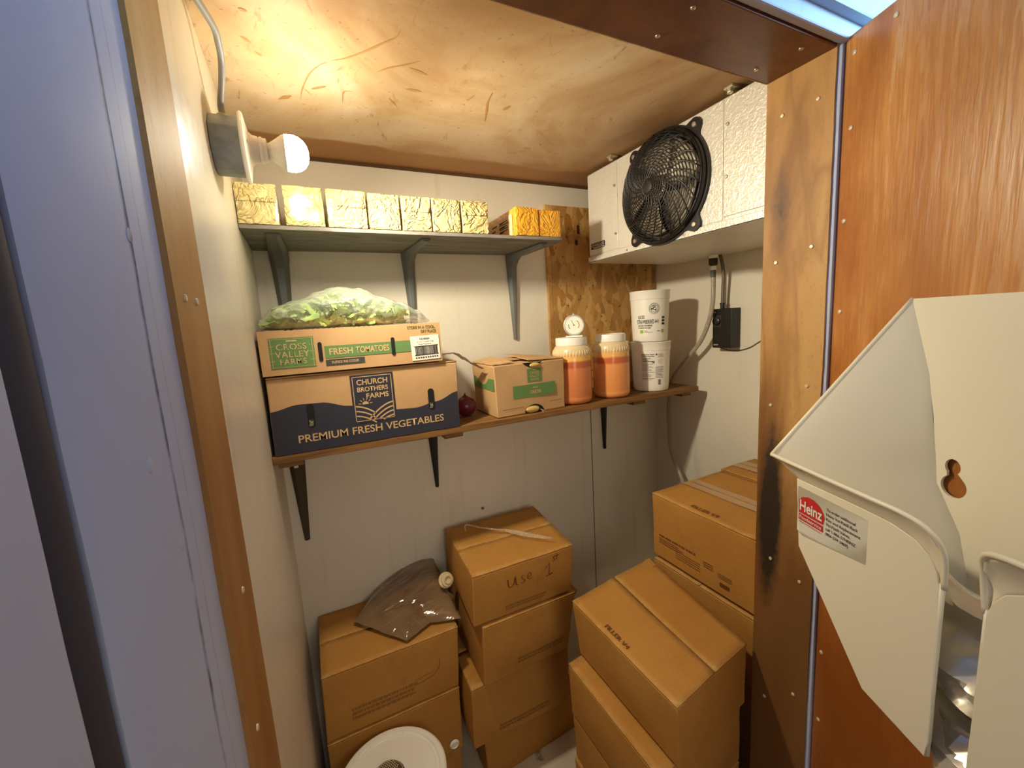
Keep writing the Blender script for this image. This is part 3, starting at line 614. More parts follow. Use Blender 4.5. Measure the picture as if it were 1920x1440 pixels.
for i, (a, b_, lab) in enumerate(CB): cheese(a, b_, zc, zc + 0.093 + (0.002 if i < 3 else -0.001), 1.203, 1.203 + 0.26, CHEESE, lab, i)
c1 = cheese(0.630, 0.7115, zc, zc + 0.086, 1.203, 1.475, ORCH, 'orange wrapped cheese block with a printed label on its left side', 11, grp='orange wrapped cheese blocks on the upper shelf')
c2 = cheese(0.7145, 0.796, zc, zc + 0.083, 1.205, 1.475, ORCH, 'orange wrapped cheese block at the right end of the upper shelf', 13, grp='orange wrapped cheese blocks on the upper shelf')
FL = frame((0.6285, 1.47, zc), (0, -1, 0), (0, 0, 1))
lab = printed('side_label', [rect_me(0.01, 0.004, 0.245, 0.070)], FL, 0.0010, PEACH, c1, 'peach printed label')
mes = []
for k in range(9): mes.append(rect_me(0.03 + (k % 3) * 0.06, 0.054 - (k // 3) * 0.015, 0.06 + (k % 3) * 0.06 + 0.012 * (k % 2), 0.058 - (k // 3) * 0.015))
for k in range(5): mes.append(rect_me(0.150, 0.056 - k * 0.007, 0.21 + 0.008 * (k % 2), 0.0585 - k * 0.007))
mes += [text_me('KEEP REFRIGERATED', 0.02, 0.012, 0.10, 0.008, 0.02), text_me('PROCESS CHEESE', 0.14, 0.010, 0.07, 0.008, 0.02)]
printed('lettering', mes[:14] , FL, 0.0016, DARKINK, lab) ; [bpy.data.meshes.remove(m) for m in mes[14:]]

# ================================================================== COOLING UNIT
t = thing('evaporator_unit', 'white metal ceiling cooling unit with a round black fan guard', 'cooling unit', (1.26, 1.0, 1.795))
UX = 1.023
b = MB().box((UX, 0.60, 1.795), (XR - 0.001, 1.355, 2.112)); b.build('housing', PANEL, t, bevel=0.004)
MB().box((UX - 0.0022, 1.189, 1.818), (UX, 1.352, 2.108)).build('end_panel', PANEL, t, bevel=0.0008)
MB().box((UX - 0.0018, 0.779, 1.815), (UX, 1.1865, 2.108)).build('fan_panel', PANEL, t, bevel=0.0008)
MB().box((UX - 0.0030, 0.610, 1.822), (UX, 0.7765, 2.108)).build('end_panel', PANEL, t, bevel=0.0008)
MB().box((UX - 0.006, 0.602, 1.7915), (XR - 0.012, 1.357, 1.796)).box((UX - 0.006, 0.602, 1.7915), (UX - 0.0035, 1.357, 1.812)).build('drip_tray', PANEL, t, bevel=0.0015)
for y, z in ((1.200, 2.03), (1.198, 1.87), (0.766, 2.045), (0.768, 1.92), (0.90, 1.803), (1.14, 1.803), (0.62, 1.83)): screw(t, (UX - 0.004, y, z), (-1, 0, 0), 0.0045, ZINC, 0.003)
FC = Vector((UX - 0.002, 0.978, 1.953)); FR = 0.158
def ears():
    pts = []
    for i in range(144):
        a = 2 * pi * i / 144; r = FR + 0.005
        for ea in (48, 132, 228, 312):
            d = abs((math.degrees(a) - ea + 180) % 360 - 180); r = max(r, FR + 0.034 - 0.00011 * d ** 2.6 if d < 22 else 0)
        pts.append((r * cos(a), r * sin(a)))
    return pts
Fg = frame(FC, (0, -1, 0), (0, 0, 1))   # u = -y (right as seen), v = up, n = -x (outwards)
circ = lambda r, n=64: [(r * cos(2 * pi * i / n), r * sin(2 * pi * i / n)) for i in range(n)]
g = thing  # keep name short
me = shape2d(ears(), [circ(FR - 0.012)], 0.006, 0.0008); place2d(me, lambda x, y, z: Fg(x, y, z + 0.0055))
guard = link('fan_guard', me, BLACK, t)
Rm = MB().lathe([(FR - 0.014, 0.002), (FR + 0.001, 0.002), (FR - 0.0005, 0.022), (FR - 0.006, 0.027), (FR - 0.010, 0.024), (FR - 0.014, 0.002)], FC, (-1, 0, 0), 64, caps=False).build('guard_rim', BLACK, guard, smooth=radians(40))
dome = lambda r: 0.023 + 0.046 * (1 - (r / FR) ** 2.4)
b = MB()
for k in range(1, 19):
    r = 0.012 + (FR - 0.016) * k / 18
    b.tube([Fg(r * cos(2 * pi * i / 56), r * sin(2 * pi * i / 56), dome(r)) for i in range(56)], 0.00165, 5, closed=True)
b.build('guard_rings', BLACK, guard, smooth=3.2)
b = MB()
for k in range(24):
    a0 = 2 * pi * k / 24; pts = []
    for i in range(13):
        r = 0.014 + (FR - 0.018) * i / 12; a = a0 - 1.25 * (i / 12) ** 0.75
        pts.append(Fg(r * cos(a), r * sin(a), dome(r) + 0.0005))
    b.tube(pts, 0.0020, 5)
b.build('guard_ribs', BLACK, guard, smooth=3.2)
MB().lathe([(0.020, 0), (0.020, 0.004), (0.014, 0.006)], Fg(0, 0, dome(0) - 0.003), (-1, 0, 0), 24).build('guard_hub', BLACK, guard, smooth=radians(40))
for ea in (48, 132, 228, 312):
    a = radians(ea); P = Fg((FR + 0.017) * cos(a), (FR + 0.017) * sin(a), 0.009); screw(guard, P, (-1, 0, 0), 0.0075, ZINC, 0.004)
me = shape2d(circ(FR - 0.010), [], 0.001); place2d(me, lambda x, y, z: Fg(x, y, z + 0.002)); link('fan_opening', me, simple('dark_coil_opening', rgb(40, 36, 30), 0.6), t)
b = MB()
for k in range(5):
    a0 = 2 * pi * k / 5 + 0.3
    def fb(u, v, a0=a0):
        r = 0.03 + 0.105 * u; a = a0 + (v - 0.5) * (0.95 + 0.15 * u) + 0.3 * u
        return Fg(r * cos(a), r * sin(a), 0.010 + 0.016 * (v - 0.5))
    b.sheet(fb, 8, 6)
b.lathe([(0.032, 0.004), (0.032, 0.026), (0.025, 0.030)], FC, (-1, 0, 0), 24)
b.build('fan_blade', simple('aluminium_blade', rgb(150, 142, 124), 0.4, 0.5), t, smooth=radians(50), solid=0.001)
# name plate
Fn = frame((UX - 0.0025, 1.345, 1.838), (0, -1, -0.0), (0, 0, 1))
np_ = printed('name_plate', [rect_me(0.004, 0.000, 0.086, 0.022, 0.003)], Fn, 0.0006, BLACK, t, 'small black and silver name plate')
printed('lettering', [text_me('CHANDLER', 0.007, 0.0085, 0.075, 0.0105, 0.02)], Fn, 0.0012, simple('silver_print', rgb(206, 200, 184), 0.35, 0.4), np_)
printed('silver_band', [rect_me(0.018, 0.0022, 0.083, 0.0060)], Fn, 0.0011, simple('silver_band', rgb(206, 200, 184), 0.35, 0.4), np_)
for y, x in ((1.196, 0.996), (0.752, 1.002)):
    MB().box((x - 0.002, y - 0.012, 2.1185), (x + 0.03, y + 0.012, 2.1245)).lathe([(0.008, 0), (0.008, 0.010), (0.004, 0.012)], (x + 0.006, y, 2.119), (0, 0, -1), 6).build('hanger_bracket', ZINC, t, bevel=0.0008)
# drain fitting and hose
Hx = 1.43
t = thing('drain_hose', 'grey translucent drain hose curving from the cooling unit behind the shelf', 'hose', (Hx, 1.128, 1.79))
MB().lathe([(0.017, 0), (0.017, 0.006), (0.014, 0.008), (0.014, 0.012)], (Hx, 1.128, 1.791), (0, 0, -1), 24).build('collar', WPL, t, smooth=radians(40))
MB().lathe([(0.015, 0.012), (0.016, 0.014), (0.016, 0.034), (0.012, 0.038), (0.012, 0.040)], (Hx, 1.128, 1.791), (0, 0, -1), 8).build('dark_nut', simple('brown_nut', rgb(44, 34, 28), 0.5), t, smooth=radians(20))
MB().lathe([(0.0115, 0.040), (0.0115, 0.054), (0.009, 0.056)], (Hx, 1.128, 1.791), (0, 0, -1), 24).build('white_sleeve', WPL, t, smooth=radians(40))
MB().lathe([(0.0095, 0.054), (0.0095, 0.066), (0.0080, 0.067), (0.0095, 0.070), (0.0095, 0.082)], (Hx, 1.128, 1.791), (0, 0, -1), 24).build('barb_fitting', simple('grey_pvc', rgb(86, 84, 80), 0.5), t, smooth=radians(40))
hp = arc([(Hx, 1.127, 1.715), (Hx, 1.127, 1.66), (Hx, 1.129, 1.61), (Hx, 1.143, 1.547), (Hx + .005, 1.187, 1.463), (Hx + .012, 1.259, 1.390), (Hx + .022, 1.325, 1.325), (1.470, 1.372, 1.27), (1.474, 1.392, 1.172), (1.474, 1.393, 1.072), (1.468, 1.375, 0.952), (1.452, 1.300, 0.842), (1.42, 1.23, 0.76), (1.40, 1.16, 0.60), (1.38, 1.14, 0.30), (1.36, 1.14, 0.02)], 6)
MB().tube(hp, 0.0085, 14).build('hose', HOSE, t, smooth=3.2)
# thermostat box with flexible conduit
t = thing('thermostat', 'black wall thermostat box with a round knob on the right wall', 'thermostat', (1.47, 1.104, 1.435))
MB().box((1.452, 1.063, 1.436), (XR - 0.0005, 1.146, 1.588)).build('case', BLACK, t, bevel=0.002)
Ft = frame((1.4518, 1.146, 1.436), (0, -1, 0), (0, 0, 1))
MB().box((1.4508, 1.106, 1.517), (1.4525, 1.143, 1.563)).build('knob_plate', simple('charcoal_plate', rgb(52, 50, 48), 0.5), t)
MB().lathe([(0.0155, 0), (0.0155, 0.008), (0.012, 0.010)], (1.451, 1.125, 1.540), (-1, 0, 0), 24).build('knob', BLACK, t, smooth=radians(40))
MB().lathe([(0.003, 0), (0.003, 0.002)], (1.4518, 1.134, 1.575), (-1, 0, 0), 12).build('indicator', ZINC, t)
printed('lettering', [rect_me(.006 + .0042 * k, .010, .0092 + .0042 * k, .0148) for k in range(5)], Ft, 0.0006, simple('grey_print', rgb(170, 165, 150), 0.5), t)
MB().lathe([(0.008, 0), (0.008, 0.018), (0.0095, 0.018), (0.0095, 0.024)], (1.468, 1.115, 1.586), (0, 0, 1), 16).build('conduit_nut', BLACK, t, smooth=radians(30))
cp = arc([(1.468, 1.115, 1.605), (1.466, 1.112, 1.66), (1.462, 1.108, 1.72), (1.458, 1.112, 1.765), (1.455, 1.118, 1.792)], 16); rr = [0.0068 if i % 2 else 0.0055 for i in range(len(cp))]
MB().tube(cp, rr, 12).build('flexible_conduit', simple('flex_metal', rgb(120, 112, 96), 0.4, 0.7), t, smooth=3.2)
MB().tube(arc([(1.475, 1.12, 1.4365), (1.486, 1.13, 1.432), (1.495, 1.105, 1.424), (1.499, 1.06, 1.425), (1.499, 1.02, 1.437), (1.4995, 0.985, 1.458), (1.4995, 0.93, 1.485), (1.4995, 0.86, 1.50)], 6), 0.0014, 6).build('sensor_wire', BLACKM, t, smooth=3.2)

# ================================================================== LAMP on the left wall
LC = Vector((XL, 0.985, 1.940))
t = thing('wall_lamp', 'glowing light bulb in a round lampholder on a galvanised box, left wall', 'lamp', tuple(LC))
octp = [(0.052 * cos(radians(22.5 + 45 * i)), 0.052 * sin(radians(22.5 + 45 * i))) for i in range(8)]
me = shape2d(octp, [], 0.046, 0.0); place2d(me, lambda y, z, x: LC + Vector((0.024 + x, y, z))); bx = link('junction_box', me, ZGAL, t)
bm_ = bx.modifiers.new('b', 'BEVEL'); bm_.width = 0.002; bm_.segments = 2; bm_.limit_method = 'ANGLE'
MB().lathe([(0.011, 0), (0.011, 0.0008), (0.0095, 0.0008)], LC + Vector((0.024, -0.0462, 0.008)), (0, -1, 0), 20).build('knockout', simple('knockout', rgb(110, 116, 118), 0.4, 0.6), bx)
MB().lathe([(0.010, 0), (0.010, 0.007), (0.006, 0.010)], LC + Vector((0.022, -0.004, 0.0462)), (0, 0, 1), 16).build('cable_clamp', ZINC, t, smooth=radians(30))
A = Vector((1, 0, -0.0)); PO = LC + Vector((0.0475, 0, 0))
MB().lathe([(0.010, 0.0), (0.0605, 0.0), (0.0625, 0.003), (0.060, 0.0065), (0.048, 0.0085), (0.030, 0.012), (0.0245, 0.018), (0.0235, 0.026)], PO, A, 48).build('lampholder_plate', WPL, t, smooth=radians(40))
MB().lathe([(0.0215, 0.020), (0.0215, 0.028), (0.0235, 0.029), (0.0235, 0.033), (0.0215, 0.034), (0.0215, 0.040), (0.018, 0.041)], PO, A, 36).build('socket', WPL, t, smooth=radians(30))
for dy in (-0.036, 0.036): MB().lathe([(0.004, 0), (0.004, 0.003)], PO + Vector((0.008, dy, 0)), A, 12).build('plate_screw', ZINC, t)
bulb = MB().lathe([(0.014, 0.036), (0.0145, 0.044), (0.0185, 0.050), (0.0240, 0.058), (0.0310, 0.067), (0.0328, 0.072)], PO, A, 36).build('bulb_base', WPL, t, smooth=radians(60))
MB().lathe([(0.0326, 0.0725), (0.0336, 0.080), (0.0333, 0.088), (0.0305, 0.097), (0.0250, 0.105), (0.0165, 0.111), (0.0065, 0.1136), (0.0001, 0.1138)], PO, A, 40).build('bulb_globe', EM, bulb, smooth=3.2)
cab = MB().tube(arc([(-0.089, 0.981, 1.996), (-0.0890, 0.978, 2.012), (-0.080, 0.953, 2.04), (-0.074, 0.93, 2.065), (-0.0725, 0.90, 2.074), (-0.073, 0.87, 2.078), (-0.083, 0.80, 2.070), (-0.092, 0.72, 2.053), (-0.094, 0.64, 2.04), (-0.1035, 0.60, 2.04)], 8), 0.0054, 12).build('electric_cable', CABLE, smooth=3.2)
tag(cab, 'grey electric cable curving up from the lamp box on the left wall', 'cable')

WILT = simple('pale_wilted_leaf', rgb(122, 128, 92), 0.7)
# ================================================================== LOWER SHELF GOODS
Y0 = 1.2005
# --- navy and kraft vegetable carton
cb = ((-0.1015, Y0), (0.3955, Y0), (0.3955, 1.478), (-0.1015, 1.478)); ct = ((-0.1005, Y0), (0.4005, Y0), (0.4005, 1.478), (-0.1005, 1.478))
t, tri = carton(cb, ct, ZL + 0.0005, 1.4815, 'produce_box', 'large kraft and navy vegetable carton standing at the left end of the lower shelf', 'box', 'boxes on the lower shelf', PALE, 0.0, seed=3)
z0 = ZL + 0.0005; WB, HB = 0.498, 1.476 - z0
Fb = frame((-0.1010, Y0 - 0.0002, z0), (1, 0, 0), (0, 0, 1))
wave = [(0.001, 0.001), (WB - 0.002, 0.001)]
for i in range(41):
    u = 1 - i / 40; x = 0.001 + u * (WB - 0.003)
    pts = [(0, .116), (.13, .128), (.24, .126), (.38, .108), (.50, .088), (.62, .080), (.74, .077), (.87, .088), (1, .110)]
    for (a, h0), (c, h1) in zip(pts, pts[1:]):
        if a <= u <= c: k = (u - a) / (c - a); k = k * k * (3 - 2 * k); y = h0 + (h1 - h0) * k
    wave.append((x, y))
me = shape2d(wave); place2d(me, lambda x, y, z: Fb(x, y, 0.0012)); nb = link('navy_band', me, NAVY, t)
MB().box((-0.1022, Y0, z0), (-0.1012, 1.47, z0 + 0.1)).build('navy_side', NAVY, t)
printed('lettering', [text_me('PREMIUM FRESH VEGETABLES', 0.056, 0.027, 0.391, 0.0200, 0.012)], Fb, 0.0020, KPR, nb)
LX, LY, LW, LH = 0.196, 0.055, 0.114, 0.134
lg = printed('logo', [rect_me(LX, LY, LX + LW, LY + LH)], Fb, 0.0020, NAVY, t)
m_ = []
iw = 0.005
for a in ((LX + iw, LY + iw, LX + LW - iw, LY + iw + .0018), (LX + iw, LY + LH - iw - .0018, LX + LW - iw, LY + LH - iw), (LX + iw, LY + iw, LX + iw + .0018, LY + LH - iw), (LX + LW - iw - .0018, LY + iw, LX + LW - iw, LY + LH - iw)): m_.append(rect_me(*a))
m_ += [text_me('CHURCH', LX + .016, LY + .106, .082, .0145, .02), text_me('BROTHERS', LX + .016, LY + .087, .082, .0125, .02), text_me('FARMS', LX + .038, LY + .067, .060, .0135, .02)]
cxs, cys = LX + .034, LY + .0515
m_.append(ring_me(cxs, cys, 0, .0085, 0, 180, 16))
for a in range(10, 180, 32): m_.append(stroke_me([(cxs + .0115 * cos(radians(a)), cys + .0115 * sin(radians(a))), (cxs + .0185 * cos(radians(a)), cys + .0185 * sin(radians(a)))], .0018))
for k in range(3):   # hill furrows
    h = .047 - k * .0135
    m_.append(stroke_me([(LX + .008 + .050 * u, LY + h - .018 * u * u - .006 * u + .001) for u in [i / 10 for i in range(11)]], .0040 - k * .0003))
for k in range(4):
    m_.append(stroke_me([(LX + .108 - (.066 - k * .012) * u, LY + .050 - k * .0125 - (.040 - k * .010) * u ** 1.7) for u in [i / 10 for i in range(11)]], .0040))
printed('logo_art', m_, Fb, 0.0026, KPR, lg)
for u, v in ((.092, .064), (.414, .066)):
    hh = printed('hand_hole', [rect_me(u - .009, v, u + .009, v + .062, .0088)], Fb, 0.0024, BLACKM, t)
    MB().sheet(lambda a, c: Fb(u - .006 + .010 * a + .004 * noise.noise(Vector((a, c * 3, u))), v + .004 + .016 * c, .003 + .002 * noise.noise(Vector((a * 3, c * 3, 1)))), 4, 6).build('leaf_scrap', WILT, hh, smooth=3.2)
# --- tomato tray
zt0 = 1.484; zt1 = 1.594; WT = 0.470
t = thing('produce_box', 'shallow tomato box with green print stacked on the navy vegetable carton', 'box', (0.13, 1.33, zt0), 'boxes on the lower shelf')
xa, xb, yf, yk = -0.104, 0.355, 1.192, 1.475
def scal(x0, x1, y, z0, z1, th, amp=0.0018, wl=0.0125):
    b = MB(); n = int(abs(x1 - x0) / wl * 6); lo = []; hi = []
    for i in range(n + 1):
        x = x0 + (x1 - x0) * i / n; z = z1 + amp * abs(sin(pi * i / 6)) ; q = 0.004 * sin(pi * i / n) * 0
        lo.append((x, z0)); hi.append((x, z))
    for d in (0, th):
        pass
    A = [[b.bm.verts.new((x, y + d, z)) for x, z in lo] for d in (0, th)]; Bv = [[b.bm.verts.new((x, y + d, z)) for x, z in hi] for d in (0, th)]
    for i in range(n):
        b.bm.faces.new((A[0][i], A[0][i + 1], Bv[0][i + 1], Bv[0][i])); b.bm.faces.new((A[1][i], A[1][i + 1], Bv[1][i + 1], Bv[1][i]))
        b.bm.faces.new((Bv[0][i], Bv[0][i + 1], Bv[1][i + 1], Bv[1][i])); b.bm.faces.new((A[0][i], A[0][i + 1], A[1][i + 1], A[1][i]))
    for i in (0, n): b.bm.faces.new((A[0][i], Bv[0][i], Bv[1][i], A[1][i]))
    return b
scal(xa, xb, yf, zt0, zt1, 0.004).build('front_panel', PALE, t)
scal(xa, xb, yk - 0.004, zt0, zt1, 0.004).build('back_panel', PALE, t)
for q_ in (xa, xb - .004): MB().box((q_, yf + .004, zt0), (q_ + .004, yk - .004, zt1)).build('end_panel', PALE, t)
MB().box((xa + .004, yf + .004, zt0), (xb - .004, yk - .004, zt0 + .004)).build('base_panel', PALE, t)
MB().sheet(lambda u, v: Vector((xa + .004 + (xb - xa - .008) * u, yf + .004 + .05 * v, zt1 - .001 - .004 * v + .002 * noise.noise(Vector((u * 8, v, 0))))), 16, 4).build('top_flange', PALE, t, solid=.003)
MB().sheet(lambda u, v: Vector((xa + .03 + (xb - xa - .06) * u, yf + .06 + (yk - yf - .07) * v, zt1 - .010)), 4, 4).build('inner_lid', PALE, t, solid=.003)
Ff = frame((xa, yf - 0.0002, zt0), (1, 0, 0), (0, 0, 1))
gp = printed('green_panel', [rect_me(.021, .016, .123, .093)], Ff, .0008, GREEN, t)
m_ = [rect_me(.025, .018, .0262, .091), rect_me(.118, .018, .1192, .091), rect_me(.021, .089, .123, .0898), rect_me(.021, .0195, .123, .0203), rect_me(.060, .083, .084, .0862),
      text_me('CROSS', .037, .063, .068, .0150, .006, sp=1.1), text_me('VALLEY', .033, .0440, .077, .0150, .006, sp=1.1), text_me('FARMS', .042, .0260, .060, .0140, .006, sp=1.1)]
for y in (.035, .055, .072): m_ += [rect_me(.0215, y, .031, y + .0012), rect_me(.112, y, .1225, y + .0012)]
printed('lettering', m_, Ff, .0014, KPR, gp)
printed('stencil_gap', [rect_me(x, .024, x + .0014, .079) for x in (.047, .061, .075, .090)], Ff, .0020, GREEN, gp)
gb = printed('green_band', [rect_me(.146, .034, .372, .0655)], Ff, .0008, GREEN, t)
printed('lettering', [text_me('FRESH', .157, .0420, .058, .0165, .02), text_me('TOMATOES', .223, .0420, .087, .0165, .02)], Ff, .0014, KPR, gb)
db = printed('dark_band', [rect_me(.146, .0140, .243, .0300, .001)], Ff, .0008, simple('dark_green_print', rgb(62, 66, 60), 0.7), t)
printed('lettering', [text_me('OUTSIDE THE COOLER', .160, .0190, .068, .0062, .02)], Ff, .0014, KPR, db)
printed('lettering', [text_me('STORE IN A COOL,', .364, .0965, .080, .0080, .03), text_me('DRY PLACE', .402, .0845, .044, .0080, .03)], Ff, .0008, simple('olive_print', rgb(112, 104, 46), 0.7), t)
for x in (.136, .321): printed('slot', [rect_me(x - .0050, .027, x + .0050, .077, .0049)], Ff, .0016, BLACKM, t)
def Fl_(x, y, n=0): a = radians(1.5); return Ff(.371 + x * cos(a) - y * sin(a), .006 + x * sin(a) + y * cos(a), n)
lb = printed('sticker', [rect_me(0, 0, .083, .069)], Fl_, .0016, PAPER, t, 'white barcode sticker')
m_ = [text_me('733302A', .026, .058, .030, .0048, .02), text_me('2 x 5, 1 Layer Lug', .018, .0505, .048, .0042), text_me('Fresh Tomatoes', .022, .0435, .038, .0038), rect_me(.009, .0385, .078, .0405), rect_me(.009, .0135, .078, .0160), *[rect_me(.010 + .0068 * k, .0055, .0145 + .0068 * k, .0090) for k in range(10)]]
x = .011; r2 = random.Random(3)
while x < .076: w_ = r2.choice((.0005, .0009, .0014)); m_.append(rect_me(x, .016, x + w_, .0385)); x += w_ + r2.choice((.0006, .0010))
printed('lettering', m_, Fl_, .0022, DARKINK, lb)
# --- greens in a bag
t = thing('produce_bag', 'clear plastic bag full of green salad leaves on the tomato box', 'bag', (0.1, 1.32, 1.60))
def bag_h(u):   # height of the bag along its length
    pts = [(0, .030), (.08, .060), (.20, .076), (.32, .096), (.42, .106), (.56, .100), (.70, .074), (.82, .058), (.93, .036), (1, .010)]
    for (a, h0), (c, h1) in zip(pts, pts[1:]):
        if a <= u <= c: k = (u - a) / (c - a); k = k * k * (3 - 2 * k); return h0 + (h1 - h0) * k
    return .006
def bag_w(u): return 0.112 * min(1, (u * 6 + .35)) ** .5 * (1 if u < .7 else (1 - ((u - .7) / .3) ** 1.6 * .75))
bx0, bx1, bz, byc = -0.100, 0.352, 1.5985, 1.318
def film(u, v):
    a = 2 * pi * v; h = bag_h(u) / 2; w = bag_w(u); x = bx0 + (bx1 - bx0) * u
    ca, sa = cos(a), sin(a); y = byc + w * (abs(ca) ** .8) * (1 if ca > 0 else -1); z = bz + h + h * (abs(sa) ** .8) * (1 if sa > 0 else -1)
    p = Vector((x, y, z)); q = Vector((x * 9 + z * 12, y * 16, z * 20)); d = .007 * noise.noise(q) + .004 * (1 - abs(noise.noise(q * 1.9 + Vector((4, 2, 1)))) * 3)
    n = Vector((0, ca, sa)); p += n * d * min(1, u * 8, (1 - u) * 10 + .2); p.z = max(p.z, bz + .0004); p.x = max(p.x, XL + .003); return p
MB().sheet(film, 70, 64).build('bag_film', BAGF, t, smooth=3.2)
b = MB(); r3 = random.Random(5)
for k in range(260):
    u = .03 + .80 * r3.random() ** .95; x = bx0 + (bx1 - bx0) * u; h = bag_h(u); w = bag_w(u) * .96
    a = r3.random() * 2 * pi; rr_ = r3.random() ** .45; y = byc + w * cos(a) * rr_ * .9; z = bz + h * .48 + h * .46 * sin(a) * rr_
    Rz = Matrix.Rotation(r3.random() * 6.3, 3, 'Z') @ Matrix.Rotation(r3.uniform(-1.3, 1.3), 3, 'X') @ Matrix.Rotation(r3.uniform(-1, 1), 3, 'Y'); L_ = r3.uniform(.014, .026)
    def lf(a_, c_, k=k):
        px = (a_ - .5) * 2; py = (c_ - .5) * 2; rr = max(abs(px), abs(py)); wv = .35 * noise.noise(Vector((px * 2.2, py * 2.2, k * 3.7))) * (0.4 + rr)
        q = Rz @ Vector((px * L_, py * L_ * .6 * (1 - .3 * px * px), wv * L_)); P = Vector((x, y, z)) + q
        uu = min(max((P.x - bx0) / (bx1 - bx0), .01), .99); P.z = min(max(P.z, bz + .002), bz + bag_h(uu) * .93); P.x = max(P.x, XL + .006); return P
    b.sheet(lf, 6, 6)
lv = b.build('salad_leaves', GREENS, t, smooth=3.2, norm=False); lv['kind'] = 'stuff'
# --- film scrap hanging off the cartons
sc_ = MB().sheet(lambda u, v: Vector((.360 + .150 * u, 1.27 + .05 * v - .02 * u, 1.4835 + .012 * sin(pi * min(1, u * 1.6)) * (1 - v * .3) - .050 * max(0, u - .45) ** 1.2 * 2 + .006 * noise.noise(Vector((u * 9, v * 4, 1))) + .003)), 28, 8).build('packing_film', mat_film('tan_packing_film', rgb(206, 178, 136), 0.55, 0.25, 0.5, 30), smooth=3.2)
tag(sc_, 'crumpled tan packing film trailing from the vegetable carton towards the onion box', 'packing film')
# --- onions
def onion(C, r, mat, label, name='onion', par=None, tilt=(0, 0, 1)):
    prof = [(r * .08, -r * .96)] + [(r * cos(radians(a)) * (1 + .02 * sin(a)), r * .93 * sin(radians(a))) for a in range(-75, 70, 12)] + [(r * .22, r * 1.0), (r * .10, r * 1.10), (r * .09, r * 1.22)]
    t = thing(name, label, 'onion', (C[0], C[1], C[2] - r * .95)) if par is None else par
    MB().lathe(prof, C, tilt, 28).build('bulb', mat, t, smooth=radians(60))
    MB().tube([Vector(C) + Vector(tilt) * r * 1.18, Vector(C) + Vector(tilt) * r * 1.30 + Vector((.003, .002, 0))], [r * .09, r * .03], 8).build('dry_stem', simple('dry_stem', rgb(150, 110, 70), 0.8), t)
    return t
onion((0.462, 1.325, ZL + .0345), .036, ONR, 'dark red onion between the navy carton and the onion box')
# --- onion box
z0 = ZL + 0.0005; z1 = 1.448
ob_b = ((0.529, 1.213), (0.797, 1.225), (0.797, 1.418), (0.530, 1.405)); ob_t = ((0.525, 1.213), (0.800, 1.225), (0.798, 1.416), (0.525, 1.405))
t, tri = carton(ob_b, ob_t, z0, z1, 'produce_box', 'small brown onion box with green print and a torn open top', 'box', 'boxes on the lower shelf', PALE, 0.002, seed=8, flaps=False)
for side, (pa, pb, pc, lift) in enumerate((((.525, 1.215), (.600, 1.218), (.62, 1.40), .012), ((.66, 1.223), (.800, 1.227), (.796, 1.414), .016))):
    def fl(u, v, pa=pa, pb=pb, pc=pc, lift=lift, side=side):
        x = pa[0] + (pb[0] - pa[0]) * u + .004 * noise.noise(Vector((v * 5, side, 0))); y = pa[1] + .005 + (pc[1] - pa[1] - .007) * v
        k = u if side == 0 else 1 - u
        return Vector((x, y, z1 + .003 + lift * k * (.3 + .7 * v) + .002 * noise.noise(Vector((u * 4, v * 4, side)))))
    MB().sheet(fl, 8, 10).build('top_flap', PALE, t, solid=.0035)
MB().sheet(lambda u, v: Vector((.60 + .11 * u, 1.300 + .1 * v, z1 + .0035 + .003 * sin(3 * u))), 6, 6).build('top_flap', PALE, t, solid=.003)
dirx = Vector((0.2695, 0.012, 0)).normalized(); Fo = frame((0.5275, 1.2124, z0), dirx, (0, 0, 1))
gp = printed('green_panel', [rect_me(.119, .105, .175, .150)], Fo, .0022, GREEN, t)
printed('lettering', [rect_me(.141, .1445, .153, .1465), text_me('CROSS', .129, .1320, .036, .0088, .0), text_me('VALLEY', .127, .1205, .040, .0088, .0), text_me('FARMS', .131, .1090, .032, .0088, .0)], Fo, .0028, KPR, gp)
gb = printed('green_band', [rect_me(.062, .055, .229, .098)], Fo, .0022, GREEN, t)
printed('lettering', [text_me('FRESH', .139, .0835, .020, .0055, .02), text_me('ONIONS', .128, .0655, .042, .0125, .02)], Fo, .0028, KPR, gb)
printed('small_print', [rect_me(.020, .024, .098, .0255), rect_me(.205, .030, .255, .0315)], Fo, .0022, TAN, t)
h1 = shape2d([(.102 + .078 * i / 12, .1712) for i in range(13)] + [(.180 - .078 * i / 12, .1712 - .017 * sin(pi * i / 12)) for i in range(13)]); place2d(h1, lambda x, y, z: Fo(x, y, .0024)); link('vent_hole', h1, BLACKM, t)
h2 = shape2d([(.141 + .038 * cos(radians(a)), .002 + .027 * sin(radians(a))) for a in range(0, 181, 12)]); place2d(h2, lambda x, y, z: Fo(x, y, .0024)); hv = link('vent_hole', h2, BLACKM, t)
sideF = frame((0.5275, 1.404, z0), (0, -1, 0), (0, 0, 1))
printed('green_band', [rect_me(.010, .088, .185, .128)], sideF, .0020, GREEN, t); printed('hand_hole', [rect_me(.070, .132, .135, .158, .012)], sideF, .0022, BLACKM, t)
